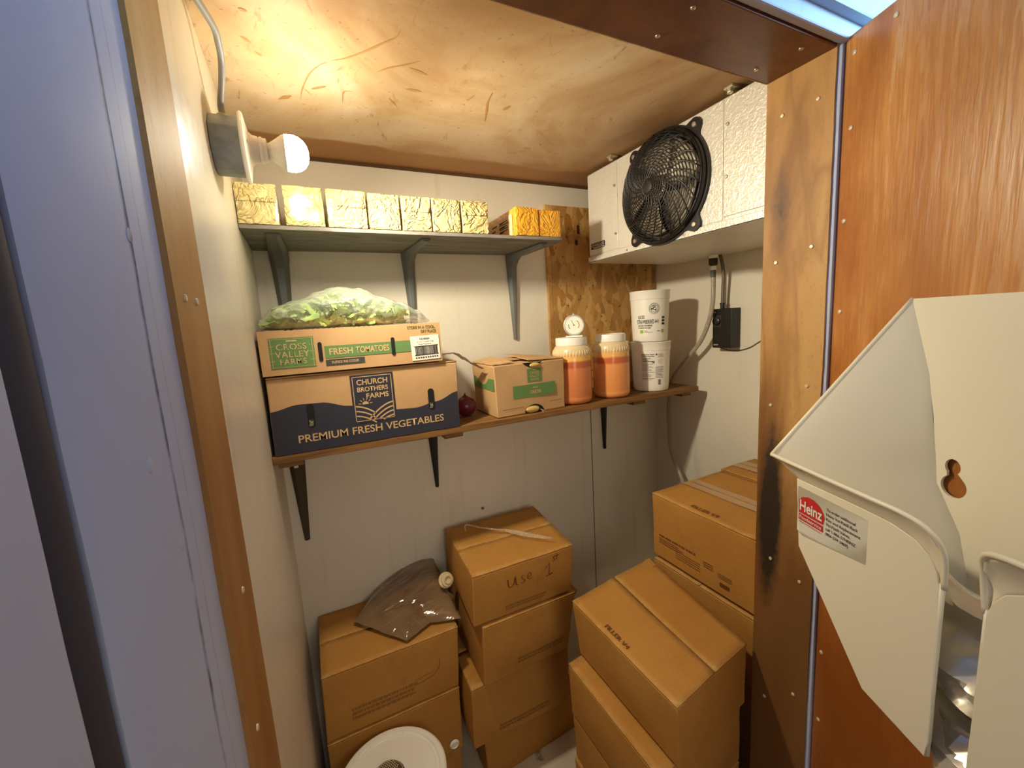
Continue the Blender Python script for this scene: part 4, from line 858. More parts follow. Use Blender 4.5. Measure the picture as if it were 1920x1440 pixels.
for (u, v, r_, tl, lab_) in ((.149, .161, .017, (.6, -.2, .7), 'yellow onion showing through the top slot of the onion box'), (.133, .0125, .0225, (.9, -.2, .3), 'yellow onion showing through the bottom hole of the onion box')):
    C_ = Fo(u, v, .0035); C_.z = max(C_.z, ZL + .0135)
    o_t = thing('onion', lab_, 'onion', tuple(C_)); b = MB()
    b.sheet(lambda a, c: C_ + Fo(0, 0, 0) * 0 + dirx * (r_ * 1.15 * cos(pi * (a - .5) * 1.0) * 0 + r_ * 1.2 * (2 * a - 1)) + UP * (r_ * .50 * (2 * c - 1) * math.sqrt(max(0, 1 - (2 * a - 1) ** 2))) + Vector((0, -1, 0)) * (.006 * math.sqrt(max(0, 1 - (2 * a - 1) ** 2)) * (1 - (2 * c - 1) ** 2)), 14, 10)
    b.build('bulb', ONY, o_t, smooth=3.2)
b = MB()
for k in range(6): a = r3.uniform(-.9, .2); L_ = r3.uniform(.008, .020); b.tube(arc([Fo(.160, .010, .008), Fo(.160 + L_ * .5 * cos(a), .006, .012), Fo(.160 + L_ * cos(a) * 1.0, -.004 + L_ * sin(a) * .6 + .004, .012)], 4), .0006, 5)
b.build('root_hairs', simple('roots', rgb(214, 184, 130), 0.8), o_t)
# --- sauce jars
def jar(cx, cy, r, h, mat, label):
    t = thing('sauce_jar', label, 'jar', (cx, cy, ZL), 'sauce jars on the lower shelf')
    prof = [(r * .70, 0.0), (r * .90, .003), (r * .985, .012), (r, .022), (r * .985, .026), (r, .030), (r, .158), (r * .985, .166), (r * .99, .172), (r * .985, .186), (r * .95, .197), (r * .86, .208), (r * .76, .213), (r * .74, .216), (r * .74, .224)]
    b = MB(); A0 = len(prof)
    b.lathe(prof, (0, 0, 0), (0, 0, 1), 64); o = b.build('jar_body', mat, t, smooth=radians(50)); o.location = (cx, cy, ZL + .0003); o.matrix_parent_inverse = Matrix.Translation(-Vector((cx, cy, ZL)))
    b = MB()
    for i in range(40):
        a = 2 * pi * i / 40; p = lambda rr, z: Vector((cx + rr * cos(a), cy + rr * sin(a), ZL + z)); b.tube([p(r * .988, .176), p(r * .984, .186), p(r * .95, .195)], .0016, 6)
    b.build('shoulder_flutes', mat_fl, t, smooth=3.2)
    MB().lathe([(r * .79, h - .028), (r * .81, h - .027), (r * .815, h - .004), (r * .79, h), (r * .77, h + .0005), (r * .765, h - .001), (r * .05, h - .001)], (cx, cy, ZL), (0, 0, 1), 64).build('screw_lid', WPL, t, smooth=radians(35)); return t
mat_fl = simple('milky_plastic', rgb(228, 208, 160), 0.3)
JH = .240
jar(0.872, 1.283, .0705, JH, JAR1, 'sauce jar of orange dressing with the dial thermometer on its lid')
jar(1.053, 1.283, .0700, JH + .001, JAR2, 'bright orange sauce jar with a bare white lid, beside the tubs')
# --- dial thermometer
zt = ZL + JH + .0008; t = thing('dial_thermometer', 'small round dial thermometer standing on a jar lid', 'thermometer', (0.872, 1.262, zt))
Nn = Vector((-0.56, -0.80, 0.06)).normalized(); Uu = Vector((0, 0, 1)).cross(Nn).normalized(); Vv = Nn.cross(Uu); Cd = Vector((0.872, 1.262, zt + .043)); Fd = frame(Cd, Uu, Vv)
MB().lathe([(.034, -.010), (.0365, -.008), (.0375, .004), (.036, .006), (.033, .0055), (.0325, .003)], Cd, Nn, 48, caps=True).build('case', simple('chrome_case', rgb(216, 210, 196), 0.25, 0.5), t, smooth=radians(40))
me = join_meshes('d', [ring_me(0, 0, 0, .0318, 0, 360, 40)]); place2d(me, lambda x, y, z: Fd(x, y, .0034)); dl = link('dial', me, PAPER, t)
m_ = [stroke_me([(0, 0), (-.009, .019)], .0012), ring_me(0, 0, 0, .0022)] + [stroke_me([(.027 * cos(radians(a)), .027 * sin(radians(a))), (.0295 * cos(radians(a)), .0295 * sin(radians(a)))], .0007) for a in range(-50, 231, 14)]
printed('needle', m_, Fd, .0042, DARKINK, dl); printed('red_arc', [ring_me(0, 0, .0175, .0200, -35, 55, 14)], Fd, .0040, simple('red_arc', rgb(176, 90, 80), 0.6), dl); printed('blue_arc', [ring_me(0, 0, .0175, .0200, 170, 225, 10)], Fd, .0040, simple('blue_arc', rgb(90, 100, 140), 0.6), dl)
MB().obox((0.872, 1.262, zt), Uu, Nn, (0, 0, 1), (-.030, -.011, 0), (.030, .011, .0055)).build('foot', WPL, t, bevel=.0015)
MB().lathe([(.004, 0), (.004, .006)], Cd + UP * .036, (0, 0, 1), 12).build('hook', ZINC, t)
# --- white tubs
def tub(cx, cy, z0, h, r, label, lid=True):
    t = thing('plastic_tub', label, 'tub', (cx, cy, z0), 'white plastic tubs on the lower shelf')
    rb = r * .86
    MB().lathe([(rb * .9, 0.0), (rb * .985, .002), (rb, .008), (rb + (r - rb) * .12, .018), (rb + (r - rb) * .10, .020), (r * .962, h - .032), (r * .96, h - .018)], (cx, cy, z0), (0, 0, 1), 72).build('tub_body', WPL, t, smooth=radians(40))
    MB().lathe([(r * .965, h - .034), (r * .985, h - .033), (r * .985, h - .008), (r, h - .006), (r * 1.005, h - .002), (r * .99, h), (r * .94, h), (r * .93, h - .003), (r * .1, h - .003)], (cx, cy, z0), (0, 0, 1), 72).build('snap_lid', WPL, t, smooth=radians(35)); return t
def tubF(cx, cy, z0, h, r, ang):
    rb = r * .86
    def F(x, y, n=0.0):
        rr = rb + (r * .962 - rb) * y / (h - .032) + .0006 + n; a = ang + x / r
        return Vector((cx + rr * cos(a), cy + rr * sin(a), z0 + y))
    return F
def subdivided(mes):
    out = []
    for m in mes:
        bm = bmesh.new(); bm.from_mesh(m); bmesh.ops.triangulate(bm, faces=bm.faces)
        for _ in range(3):
            ed = [e for e in bm.edges if e.calc_length() > .006]
            if ed: bmesh.ops.subdivide_edges(bm, edges=ed, cuts=1); bmesh.ops.triangulate(bm, faces=bm.faces)
        bm.to_mesh(m); bm.free(); out.append(m)
    return out
TX, TY, TR = 1.265, 1.290, .0790
ang = math.atan2(-TY, -TX)
t1 = tub(TX, TY, ZL + .0002, .198, TR, 'lower white tub with nutrition print, under the strawberry tub')
F1 = tubF(TX, TY, ZL + .0002, .198, TR, ang)
m_ = [text_me('Nutrition Facts', -.038, .147, .053, .0052, .02), text_me('Datos de Nutricion', -.038, .140, .053, .0046, .02), rect_me(-.038, .1215, .016, .1235), rect_me(-.038, .1150, .016, .1158), rect_me(-.038, .078, .016, .0792), rect_me(-.038, .053, .016, .0542), text_me('IB', .020, .146, .007, .006, .04), text_me('130', .006, .116, .009, .005, .03)]
r4 = random.Random(9); y = .135
while y > .044:
    if all(abs(y - q) > .003 for q in (.1222, .1155, .0785, .0535)): m_.append(rect_me(-.037, y, -.037 + r4.uniform(.028, .05), y + .0012))
    y -= .0042
for k in range(4): m_.append(rect_me(.030, .150 - k * .004, .030 + r4.uniform(.02, .034), .151 - k * .004))
for k in range(9): m_.append(rect_me(.020, .098 - k * .0052, .020 + r4.uniform(.024, .040), .0993 - k * .0052))
m_ += [ring_me(.040, .122, .0082, .0090), text_me('HY', .0365, .1195, .007, .0045)]
for k in range(9): m_.append(rect_me(.032, .028 + k * .0024, .044, .028 + k * .0024 + .0013))
printed('printed_label', subdivided(m_), lambda x, y, n: F1(x, y, .0004), 0, DARKINK, t1)
t2 = tub(TX - .002, TY, ZL + .1988, .200, TR * .99, 'upper white tub with strawberry print, stacked on another tub')
F2 = tubF(TX - .002, TY, ZL + .1988, .200, TR * .99, ang)
m_ = [text_me('SLICED', -.050, .092, .030, .0120, .010), text_me('STRAWBERRIES 4+1', -.056, .072, .092, .0155, .010), text_me('FOUR PARTS STRAWBERRIES', -.052, .0615, .062, .0060, .01), text_me('TO ONE PART DRY SUGAR', -.052, .0525, .056, .0060, .01),
      text_me('Keep Frozen', -.023, .042, .013, .0032, .02), text_me('Net Weight 6.5 lb', -.023, .037, .034, .0032), text_me('TREE', .030, .041, .014, .0032, .03)]
m_ += [ring_me(.018, .130, .0196, .0208), ring_me(.018, .130, .0128, .0137), ring_me(.018, .130, 0.003, .0062, 20, 250, 14), ring_me(.022, .126, 0.0, .0042, 180, 420, 14), stroke_me([(.010, .137), (.016, .140), (.024, .139)], .0024), ring_me(.0085, .128, .001, .0032)]
for k in range(16):
    a = radians(20 + k * 21); m_.append(rect_me(.018 + .0166 * cos(a) - .0011, .130 + .0166 * sin(a) - .0013, .018 + .0166 * cos(a) + .0009, .130 + .0166 * sin(a) + .0013))
m_ += [rect_me(.052, .090 - k * .012, .066, .098 - k * .012) for k in range(3)]
printed('printed_label', subdivided(m_), lambda x, y, n: F2(x, y, .0004), 0, DARKINK, t2)
printed('lime_mark', subdivided([rect_me(-.043, .0355, -.028, .0475), rect_me(.050, .0355, .064, .0475)]), lambda x, y, n: F2(x, y, .0005), 0, LIME, t2)
tub(1.165, 1.412, ZL + .0002, .200, .0715, 'white tub standing half hidden behind the bare-lidded orange jar')

# ================================================================== CARTONS ON THE FLOOR
def ink(t, tri, face, u0, u1, w0, w1, items, mat=TAN, name='printed_text', off=.0014):
    """print on a carton face; items are 2D meshes in 0..1 x 0..1 (u along, w up)"""
    me = join_meshes(name, subdivided2(items))
    N = {'front': Vector((0, -1, 0)), 'left': Vector((-1, 0, 0)), 'top': UP, 'topv': UP}[face]
    def F(x, y, z):
        u = u0 + (u1 - u0) * x; w = w0 + (w1 - w0) * y
        if face == 'front': p = tri(u, 0, w)
        elif face == 'left': p = tri(0, 1 - u, w)
        elif face == 'topv': p = tri(u0 + (u1 - u0) * y, w0 + (w1 - w0) * x, 1)
        else: p = tri(u, w, 1)
        return p + N * off
    place2d(me, F); return link(name, me, mat, t)
def subdivided2(mes):
    out = []
    for m in mes:
        bm = bmesh.new(); bm.from_mesh(m); bmesh.ops.triangulate(bm, faces=bm.faces)
        for _ in range(3):
            ed = [e for e in bm.edges if e.calc_length() > .12]
            if ed: bmesh.ops.subdivide_edges(bm, edges=ed, cuts=1); bmesh.ops.triangulate(bm, faces=bm.faces)
        bm.to_mesh(m); bm.free(); out.append(m)
    return out
def small_print(rows, seed):
    r = random.Random(seed); out = []
    for k in range(rows):
        x = 0.0; y = 1 - (k + 1) / rows
        while x < .95:
            w = r.uniform(.02, .08); out.append(rect_me(x, y, min(1, x + w), y + .55 / rows)); x += w + .015
    return out
INKF = simple('faded_print', rgb(148, 100, 44), 0.8)
G2, G3, G4, G5 = 'cartons in the left stack', 'cartons in the middle stack', 'cartons in the front right stack', 'cartons along the right wall'
def R4(x0, x1, y0, y1, rot=0.0, dx=0.0):
    cx, cy = (x0 + x1) / 2, (y0 + y1) / 2; out = []
    for x, y in ((x0, y0), (x1, y0), (x1, y1), (x0, y1)):
        a = radians(rot); out.append((cx + (x - cx) * cos(a) - (y - cy) * sin(a), cy + (x - cx) * sin(a) + (y - cy) * cos(a)))
    return out
# left stack
carton(R4(-.080, .312, 1.205, 1.490), R4(-.080, .312, 1.205, 1.490), 0, .176, 'cardboard_box', 'brown carton at the bottom of the left stack, behind the bucket', 'box', G2, seed=21)
t, tri = carton(R4(-.080, .318, 1.200, 1.488), R4(-.078, .322, 1.200, 1.488), .181, .408, 'cardboard_box', 'brown carton with a plastic spout, second from the top of the left stack', 'box', G2, seed=22, sag=.0)
MB().lathe([(.016, 0), (.016, .003), (.012, .006), (.010, .004), (.009, .001)], (.288, 1.1965, .212), (0, -1, 0), 24).build('spout', WPL, t, smooth=radians(40))
t, tri = carton(R4(-.078, .322, 1.202, 1.488), R4(-.070, .334, 1.198, 1.492), .412, .625, 'cardboard_box', 'brown carton on top of the left stack, under the sauce bag', 'box', G2, seed=23, bulge=.005)
ink(t, tri, 'front', .18, .66, .20, .42, small_print(3, 4), INKF)
ink(t, tri, 'front', .62, .84, .34, .62, [stroke_me([(0, .1), (.1, 0), (.75, .12), (.98, .5), (1, 1)], .03), stroke_me([(.1, .3), (.8, .4)], .03)], INKF, 'printed_mark')
# middle stack
t, tri = carton([(.398, 1.188), (.770, 1.212), (.765, 1.490), (.398, 1.490)], [(.388, 1.185), (.764, 1.208), (.765, 1.490), (.392, 1.490)], 0, .226, 'cardboard_box', 'brown carton on the floor at the bottom of the middle stack', 'box', G3, seed=31)
t, tri = carton([(.335, 1.128), (.692, 1.128), (.690, 1.455), (.345, 1.455)], [(.340, 1.126), (.704, 1.128), (.700, 1.455), (.345, 1.455)], .232, .449, 'cardboard_box', 'third carton down the middle stack, shifted towards the left', 'box', G3, seed=32, bulge=.006)
ink(t, tri, 'front', .25, .80, .12, .24, small_print(2, 5), INKF)
t, tri = carton([(.379, 1.108), (.693, 1.112), (.712, 1.450), (.385, 1.455)], [(.386, 1.106), (.728, 1.106), (.735, 1.450), (.385, 1.455)], .455, .660, 'cardboard_box', 'second carton down the middle stack, with splayed torn top edges', 'box', G3, seed=33, bulge=.007)
ink(t, tri, 'front', .36, .92, .18, .30, small_print(2, 6), INKF)
MB().sheet(lambda u, v: Vector((.700 + .045 * u + .01 * v, 1.118 + .30 * v, .600 + .064 * u - .014 * (1 - v) * u + .006 * noise.noise(Vector((u * 3, v * 6, 2))))), 6, 14).build('torn_flap', CARD, t, smooth=radians(50), solid=.0035)
t, tri = carton([(.360, 1.112), (.712, 1.108), (.745, 1.438), (.385, 1.448)], [(.368, 1.112), (.727, 1.106), (.760, 1.440), (.388, 1.452)], .667, .834, 'cardboard_box', 'topmost carton of the middle stack, handwritten on its front', 'box', G3, seed=34, bulge=.005, gap=.002)
ink(t, tri, 'front', .32, .56, .56, .80, [stroke_me([(p.x, p.y) for p in arc([(0, .8, 0), (.03, .25, 0), (.12, .05, 0), (.25, .30, 0), (.30, .85, 0), (.34, .2, 0), (.42, .05, 0)], 5)], .045),
    stroke_me([(p.x, p.y) for p in arc([(.70, .75, 0), (.56, .70, 0), (.60, .48, 0), (.70, .30, 0), (.60, .12, 0), (.52, .2, 0)], 5)], .04), stroke_me([(p.x, p.y) for p in arc([(.80, .45, 0), (.95, .55, 0), (.92, .80, 0), (.82, .70, 0), (.82, .35, 0), (1.0, .28, 0)], 5)], .04)], simple('marker_ink', rgb(112, 54, 26), 0.7), 'handwriting')
ink(t, tri, 'front', .70, .86, .54, .94, [stroke_me([(.0, .45), (.25, .70), (.25, .05)], .06), stroke_me([(0.05, .03), (.5, .07)], .06), stroke_me([(p.x, p.y) for p in arc([(.65, .95, 0), (.5, .88, 0), (.62, .78, 0), (.5, .68, 0)], 5)], .05), stroke_me([(.75, 1.0), (.75, .72)], .05), stroke_me([(.66, .92), (.9, .96)], .05)], simple('marker_ink_faded', rgb(118, 60, 28), 0.7), 'handwriting')
ink(t, tri, 'front', .30, .72, .12, .24, small_print(2, 7), INKF)
sp_ = MB().tube(arc([(.440, 1.372, .845), (.452, 1.392, .856), (.490, 1.352, .853), (.540, 1.310, .848), (.572, 1.290, .847)], 8), .0028, 8).sheet(lambda u, v: Vector((.560 + .115 * u, 1.290 - .145 * u + (v - .5) * .050 * sin(pi * min(1, u * .9 + .15)), .8455 + .006 * abs(sin(u * 7 + v * 3)) * sin(pi * v) + .003)), 20, 8).build('plastic_strip', CLEAR, smooth=3.2)
tag(sp_, 'torn strip of clear plastic lying on the topmost middle carton', 'plastic scrap')
# front right stack
fp = lambda d: [(.593 + d, .543), (.868 + d * .3, .575), (.935, .972), (.598 + d, .925)]
zs = [(0, .148), (.152, .300), (.304, .447), (.452, .615)]
labs = ['brown carton on the floor at the foot of the front right stack', 'brown carton second from the floor in the front right stack', 'brown carton third from the top of the front right stack', 'brown carton second from the top of the front right stack, jutting out to the left']
for k, ((a, c), lb_) in enumerate(zip(zs, labs)):
    d = (-.020, -.024, -.022, -.030)[k]
    tt, _ = carton([(.593 + d, .560), (.862, .590), (.930, .960), (.598 + d, .905)], [(.593 + d * 1.1, .560), (.862, .590), (.930, .960), (.594 + d, .905)], a, c, 'cardboard_box', lb_, 'box', G4, seed=40 + k, bulge=.006, seam='y')
t, tri = carton([(.604, .545), (.866, .582), (.930, .966), (.610, .915)], [(.593, .543), (.868, .582), (.939, .972), (.599, .927)], .621, .785, 'cardboard_box', 'large brown carton on top of the front right stack with a split centre seam', 'box', G4, seed=45, bulge=.005, seam='y', gap=.004, lift=.003)
ink(t, tri, 'topv', .045, .085, .66, .43, [text_me('FILLER V4', 0, 0, 1, 1, .02)], TAN, off=.0068)
tp = MB()
for k in range(2): tp.sheet(lambda u, v, k=k: tri(.505 + .012 * v + .004 * noise.noise(Vector((u * 9, k, 0))), (.56 + .12 * k) + (.07) * u, 1) + UP * (.0062 + .001 * noise.noise(Vector((u * 5, v, k)))), 10, 2)
tp.build('tape_remnant', simple('pale_tape', rgb(226, 204, 164), 0.4), t)
MB().sheet(lambda u, v: tri(.93 + .055 * u, .90 + .10 * v, 1) + UP * (.006 + .012 * abs(noise.noise(Vector((u * 8, v * 8, 0))))), 8, 8).build('torn_corner', CARD, t, solid=.0015)
# along the right wall
for k in range(4):
    for j, (x0, x1) in enumerate(((.962, 1.290), (1.312, 1.494))):
        if k < 4: carton(R4(x0, x1, .62, .975), R4(x0, x1, .62, .975), k * .196, k * .196 + .192, 'cardboard_box', ('brown carton directly under the big taped carton, behind the front right stack' if (k, j) == (3, 0) else 'brown carton in the concealed lower part of the stacks along the right wall'), 'box', G5 if (k, j) == (3, 0) else 'concealed cartons low along the right wall', seed=60 + k * 2 + j)
t, tri = carton([(.962, .62), (1.298, .62), (1.298, .978), (.964, .978)], [(.959, .62), (1.302, .62), (1.302, .984), (.960, .980)], .790, 1.006, 'cardboard_box', 'big taped brown carton behind the front right stack, against the door jamb', 'box', G5, seed=70, bulge=.003, seam='y', gap=.002)
b = MB()
for s_ in (0, 1): b.sheet(lambda u, v, s_=s_: tri((.405 + .088 * v) if s_ == 0 else (.507 + .088 * v), .02 + .975 * u, 1) + UP * .0062, 24, 3)
b.build('clear_tape', simple('dull_tape', rgb(186, 150, 108), 0.3), t)
ink(t, tri, 'topv', .055, .100, .62, .37, [text_me('FILLER V4', 0, 0, 1, 1, .02)], TAN, off=.0068)
it = [rect_me(.034 * k, .86, .034 * k + (.024, .030, .018)[k % 3], .95) for k in range(16)] + [rect_me(0 + .0 * k, .74 - k * .09, .30 + .06 * (k % 2), .78 - k * .09) for k in range(3)] + [rect_me(.25, .58 - k * .10, .60, .61 - k * .10) for k in range(4)] + [rect_me(.64, .80 - k * .09, .76, .84 - k * .09) for k in range(3)] + [rect_me(.82, .66 - k * .07, .98, .69 - k * .07) for k in range(3)] + [rect_me(.84 + .013 * k, .18, .847 + .013 * k, .36) for k in range(9)]
ink(t, tri, 'left', .08, .82, .06, .42, it, TAN)
t, tri = carton(R4(1.308, 1.499, .62, .985), R4(1.308, 1.500, .62, .992), .790, 1.010, 'cardboard_box', 'brown carton pressed into the right wall beside the big taped one', 'box', G5, seed=71, bulge=.002, seam='y', gap=.003, lift=.003)
b = MB()
for s_ in (0, 1): b.sheet(lambda u, v, s_=s_: tri((.30 + .18 * v) if s_ == 0 else (.52 + .18 * v), .02 + .975 * u, 1) + UP * .0072, 24, 3)
b.build('clear_tape', simple('dull_tape_b', rgb(186, 150, 108), 0.3), t)
# --- bag of sauce on the left stack
t = thing('sauce_bag', 'glossy clear bag of brown sauce slumped on the left stack', 'bag', (.19, 1.37, .632))
zt = .632
def sb(u, v):
    # corners: front-left, front-right, back-right, back-left
    P = (Vector((.032, 1.375, 0)) * (1 - u) + Vector((.352, 1.215, 0)) * u) * (1 - v) + (Vector((.120, 1.492, 0)) * (1 - u) + Vector((.345, 1.490, 0)) * u) * v
    P += Vector((.03, -.045, 0)) * sin(pi * u) * (1 - v) * .6
    e = (sin(pi * min(1, max(0, u))) ** .45) * (sin(pi * min(1, v * .82 + .0)) ** .5 if v < .999 else .55)
    h = .045 * e + .068 * v * (.08 + .92 * u)
    q = Vector((P.x * 9, P.y * 30 - P.x * 9, 0)); h += (.007 * noise.noise(q) + .004 * noise.noise(q * 2.3)) * e
    return Vector((P.x, min(P.y, 1.496), zt + .002 + h))
MB().sheet(sb, 54, 40).sheet(lambda u, v: Vector((sb(u, v).x, sb(u, v).y, zt + .0012)), 10, 10).build('bag_film', SAUCEBAG, t, smooth=3.2)
fa, fb_, fc, fd = Vector((.036, 1.372, zt + .010)), Vector((.172, 1.205, zt + .002)), Vector((.292, 1.262, zt + .004)), Vector((.228, 1.300, zt + .052))
def tri_s(A_, B_, C_): return lambda u, v: A_ * (1 - u) + (B_ * (1 - v) + C_ * v) * u + Vector((0, 0, .003 * noise.noise(Vector((u * 6, v * 6, A_.x * 9)))))
MB().sheet(tri_s(fb_, fa, fd), 14, 14).sheet(tri_s(fb_, fd, fc), 14, 10).build('folded_corner', SAUCEBAG, t, smooth=radians(50), norm=False)
SPO = Vector((.340, 1.318, .716)); SN = Vector((.15, -.85, .5)).normalized()
MB().lathe([(.026, -.006), (.026, 0), (.018, .002), (.017, .010), (.021, .011), (.021, .014), (.0145, .015), (.0135, .020), (.011, .020), (.0105, .012), (.002, .012)], SPO, SN, 32).build('spout', simple('cream_spout', rgb(214, 192, 150), 0.35), t, smooth=radians(35))
MB().sheet(lambda u, v: Vector((.338 + .012 * u + .008 * sin(5 * v), 1.235 + .10 * v, .685 - .105 * u + .006 * noise.noise(Vector((u * 5, v * 5, 0))))), 14, 12).build('bag_tail', SAUCEBAG, t, smooth=3.2)

# ================================================================== BUCKET
t = thing('bucket', 'white plastic bucket with a flat lid in front of the left stack', 'bucket', (.078, 1.035, 0))
BX, BY, BR_, BH = .074, 1.035, .141, .395
MB().lathe([(.110, 0), (.113, .004), (.128, BH - .075), (.133, BH - .073), (.133, BH - .066), (.129, BH - .064), (.130, BH - .020)], (BX, BY, 0), (0, 0, 1), 64).build('pail', WPL, t, smooth=radians(35))
MB().lathe([(BR_, BH - .026), (BR_ + .003, BH - .022), (BR_ + .003, BH - .004), (BR_ - .002, BH), (BR_ - .014, BH), (BR_ - .016, BH - .004), (BR_ - .024, BH - .004), (BR_ - .0245, BH - .0025), (BR_ - .026, BH - .0045), (.01, BH - .004)], (BX, BY, 0), (0, 0, 1), 80).build('lid', WPL, t, smooth=radians(30))
b = MB()
for k in range(8): a = radians(20 + 45 * k); c_, s_ = cos(a), sin(a); b.tube([(BX + (BR_ - .025) * c_, BY + (BR_ - .025) * s_, BH - .0035), (BX + (BR_ - .015) * c_, BY + (BR_ - .015) * s_, BH - .0015)], .0012, 6)
b.build('lid_ribs', WPL, t)
dm = thing('strainer_cap', 'small perforated steel cap lying on the bucket lid', 'strainer', (BX, BY, BH - .003))
DC = Vector((.064, 1.042, BH - .0038)); 
prof = [(.042 * cos(radians(a)), .020 * sin(radians(a))) for a in range(0, 90, 12)] + [(.001, .020)]
MB().lathe([(.044, 0)] + prof, DC, (0, 0, 1), 40).build('steel_dome', simple('brushed_steel', rgb(150, 142, 122), 0.28, 0.9), dm, smooth=radians(60))
b = MB()
for i in range(-5, 6):
    for j in range(-5, 6):
        x = i * .0062 + (j % 2) * .0031; y = j * .0056; rr = math.hypot(x, y)
        if rr < .031:
            a = math.acos(rr / .042); P = DC + Vector((x, y, .020 * sin(a))); N_ = Vector((x / .042 ** 2, y / .042 ** 2, max(.001, .020 * sin(a)) / .020 ** 2)).normalized()
            b.lathe([(.0019, .0002), (.0015, .0008), (.0003, .0009)], P, N_, 8)
b.build('perforations', simple('bright_hole_rim', rgb(224, 214, 190), 0.4, 0.2), dm)
# --- bits on the floor
lf_ = MB().sheet(lambda u, v: Vector((.535 + .035 * u, 1.125 + .012 * v * sin(pi * u) - .02 * u, .002 + .006 * sin(pi * v))), 8, 4).build('leaf_scrap', simple('wilted_leaf', rgb(84, 92, 26), 0.6), smooth=3.2)
tag(lf_, 'small wilted green leaf scrap on the floor before the middle stack', 'leaf')
hook = MB().lathe([(.006, 0), (.006, .005), (.003, .007)], (.561, YB, .852), (0, -1, 0), 12).build('wall_plug', simple('grey_plug', rgb(128, 116, 96), 0.7), smooth=radians(40)); tag(hook, 'tiny grey plug in the back wall above the middle stack', 'wall plug')

# ================================================================== DISPENSER RACK ON THE DOOR
MID = .370
t = thing('dispenser_rack', 'large cream plastic dispenser rack mounted on the open plywood door', 'dispenser', tuple(DP(MID, 1.0)))
mir = lambda s: 2 * MID - s
kh = [(.2335 + .0100 * cos(radians(a)), 1.3395 + .0115 * sin(radians(a))) for a in range(-45, 226, 15)]
kh2 = [(.2365 + .0165 * cos(radians(a)), 1.3115 + .0165 * sin(radians(a))) for a in range(125, 416, 15)]
BKL = [(.178, 1.516), (.191, 1.469), (.203, 1.407), (.209, 1.352), (.214, 1.309), (.228, 1.277)]
bp_o = [(.158, 1.580), (mir(.158), 1.580)] + [(mir(a), z) for a, z in BKL] + [(mir(.249), 1.246), (mir(.30), 1.03), (mir(.315), .985), (.315, .985), (.30, 1.03), (.249, 1.246)] + BKL[::-1]
me = shape2d(bp_o, [kh2[::1] + kh[::1]], .004, .0); place2d(me, lambda x, y, z: DP(x, y, .006 + z)); link('back_panel', me, CREAM, t)
def side(mr, name='side_panel'):
    m = (lambda s: s) if not mr else mir
    Bk = [(.154, 1.580), (.222, 1.347), (.249, 1.246), (.30, 1.03), (.315, .985)]
    rows = [((.158, 1.580, .006), (.101, 1.331, .182)), ((.191, 1.469, .006), (.106, 1.323, .174)), ((.209, 1.352, .006), (.116, 1.306, .160)), ((.214, 1.309, .006), (.1245, 1.293, .150)), ((.249, 1.246, .006), (.134, 1.179, .150)), ((.298, 1.04, .006), (.262, 1.030, .150)), ((.310, 1.00, .006), (.345, 1.017, .150))]
    b = MB(); n = 12; g = []
    for a, c in rows: g.append([b.bm.verts.new(DP(m(a[0] + (c[0] - a[0]) * i / n), a[1] + (c[1] - a[1]) * i / n, a[2] + (c[2] - a[2]) * i / n)) for i in range(n + 1)])
    for p, q in zip(g, g[1:]):
        for i in range(n): b.bm.faces.new((p[i], p[i + 1], q[i + 1], q[i]))
    return b.build(name, CREAM, t, smooth=radians(35), solid=.004, bevel=.001)
side(False); side(True)
def front(mr):
    m = (lambda s: s) if not mr else mir
    outer = [(.1245, 1.293), (.180, 1.294), (.240, 1.295), (.285, 1.294), (.315, 1.288), (.333, 1.276), (.342, 1.262), (.346, 1.245), (.349, 1.08), (.349, 1.040), (.347, 1.019), (.262, 1.030), (.134, 1.179)]
    me = shape2d([(m(s), z) for s, z in outer], [], .004, .0012); place2d(me, lambda x, y, z: DP(x, y, .150 + z)); o = link('front_panel', me, CREAM, t)
    # flared lip from crease to outer rim
    cr = [(.1245, 1.293), (.180, 1.294), (.240, 1.295), (.285, 1.294), (.315, 1.288), (.333, 1.276), (.342, 1.262), (.346, 1.245)]
    rim = [(.101, 1.331, .182), (.165, 1.3315, .184), (.225, 1.331, .184), (.278, 1.330, .182), (.320, 1.327, .177), (.343, 1.316, .168), (.351, 1.290, .156), (.350, 1.245, .150)]
    def lp(u, v):
        k = u * 7; i = min(6, int(k)); f = k - i
        c = Vector((*cr[i], .150)) * (1 - f) + Vector((*cr[i + 1], .150)) * f; r = Vector(rim[i]) * (1 - f) + Vector(rim[i + 1]) * f
        p = c * (1 - v) + r * v; p.z += -.004 * sin(pi * v); return DP(m(p.x), p.y, p.z)
    MB().sheet(lp, 42, 8).build('flared_lip', CREAM, t, smooth=3.2, solid=.0035)
    pts = [DP(m(a), z, p) for a, z, p in rim]
    MB().tube(arc(pts, 6), .0031, 10).build('rolled_rim', CREAM, t, smooth=3.2)
    MB().tube([DP(m(.158 + (.101 - .158) * k / 12), 1.580 + (1.331 - 1.580) * k / 12, .006 + .176 * k / 12) for k in range(13)], .0031, 10).build('rolled_rim', CREAM, t, smooth=3.2)
    MB().tube([DP(m(.348), z, .150) for z in (1.250, 1.2, 1.1, 1.02)], .003, 8).build('slot_edge', CREAM, t, smooth=3.2)
    return o
fl_ = front(False); front(True)
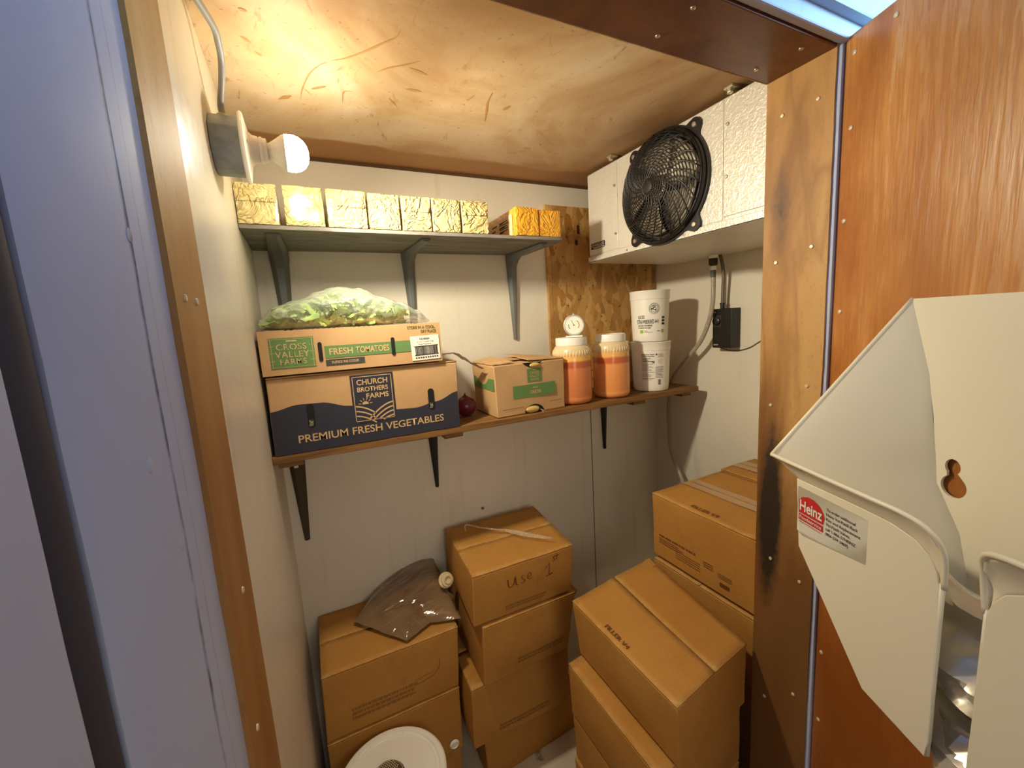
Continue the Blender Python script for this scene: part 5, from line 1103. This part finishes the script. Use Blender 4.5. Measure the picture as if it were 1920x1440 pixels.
# sticker on the left cheek
Fs = lambda x, y, n=0.0: DP(.1275 + x, 1.200 + y, .1532 + n)
PW = .128; sk = [(0, .082), (PW, .083), (PW, .018), (.012, .004), (.002, .010)]
me = shape2d([(0.001, .006), (.012, .000), (PW, .017), (PW, .083), (0.000, .083)]); place2d(me, lambda x, y, z: Fs(x, y, 0)); st = link('sticker', me, PAPER, t); st['label'] = 'white sticker with a red logo'
rd = shape2d([(.004, .039), (.004, .060), (.010, .067), (.022, .0715), (.034, .0715), (.046, .067), (.054, .058), (.056, .050), (.054, .0395)]); place2d(rd, lambda x, y, z: Fs(x, y, .0005)); lgo = link('logo', rd, RED, st)
me = join_meshes('b', [rect_me(.004, .027, .054, .0375)]); place2d(me, lambda x, y, z: Fs(x, y, .0005)); link('logo_band', me, RED, st)
printed('lettering', [text_me('Heinz', .0065, .0445, .0455, .0175, .022), text_me('Foodservice', .007, .0300, .044, .0058, .01)], lambda x, y, n: Fs(x, y, n), .0010, PAPER, lgo)
printed('small_lettering', [text_me('Improving Business', .006, .0230, .046, .0030, .0)], lambda x, y, n: Fs(x, y, n), .0006, RED, st)
L6 = ['To order additional', 'Heinz Vol-Pak\u00ae Rack', 'Kits and Replacement', 'Vol-Pak\u00ae Valves.', 'call 1-866-57HEINZ', '(866-574-3469)']
printed('small_lettering', [text_me(s_, .059, .0655 - k * .0078, {0: .050, 1: .054, 2: .059, 3: .043, 4: .052, 5: .040}[k], .0046, .008) for k, s_ in enumerate(L6)], lambda x, y, n: Fs(x, y, n), .0006, DARKINK, st)
# silver pouch in the hopper
pz = thing('foil_pouch', 'crumpled silver foil pouch inside the dispenser rack', 'pouch', tuple(DP(MID, 1.0, .08)))
def po(u, v):
    z = 1.000 + .232 * v; s = MID + (.085 if v > .25 else .055 + .12 * v) * (2 * u - 1)
    pr = .075 + .050 * (1 - (2 * u - 1) ** 2) ** .5 * (1 - .55 * max(0, v - .6) * 2)
    q = Vector((s * 9 + z * 7, z * 9 - s * 5, 0)); cr_ = abs(noise.noise(q * 1.1)) * .060 + abs(noise.noise(q * 2.6 + Vector((5, 0, 0)))) * .012
    return DP(s, z + .004 * noise.noise(q * 1.5), min(.143, pr + .016 - cr_))
MB().sheet(po, 34, 44).build('pouch_body', FOIL, pz, smooth=radians(26), solid=.0006)
def po2(u, v): 
    z = .985 + .075 * v; s = MID + (.032 + .012 * v) * (2 * u - 1); q = Vector((s * 30, z * 30, 4)); return DP(s, z, .118 + .030 * (1 - (2 * u - 1) ** 2) ** .5 * sin(pi * min(1, .25 + v * .8)) - abs(noise.noise(q)) * .016)
MB().sheet(po2, 9, 10).build('folded_end', FOIL, pz, smooth=radians(16), solid=.0006)
bpy.context.view_layer.update()
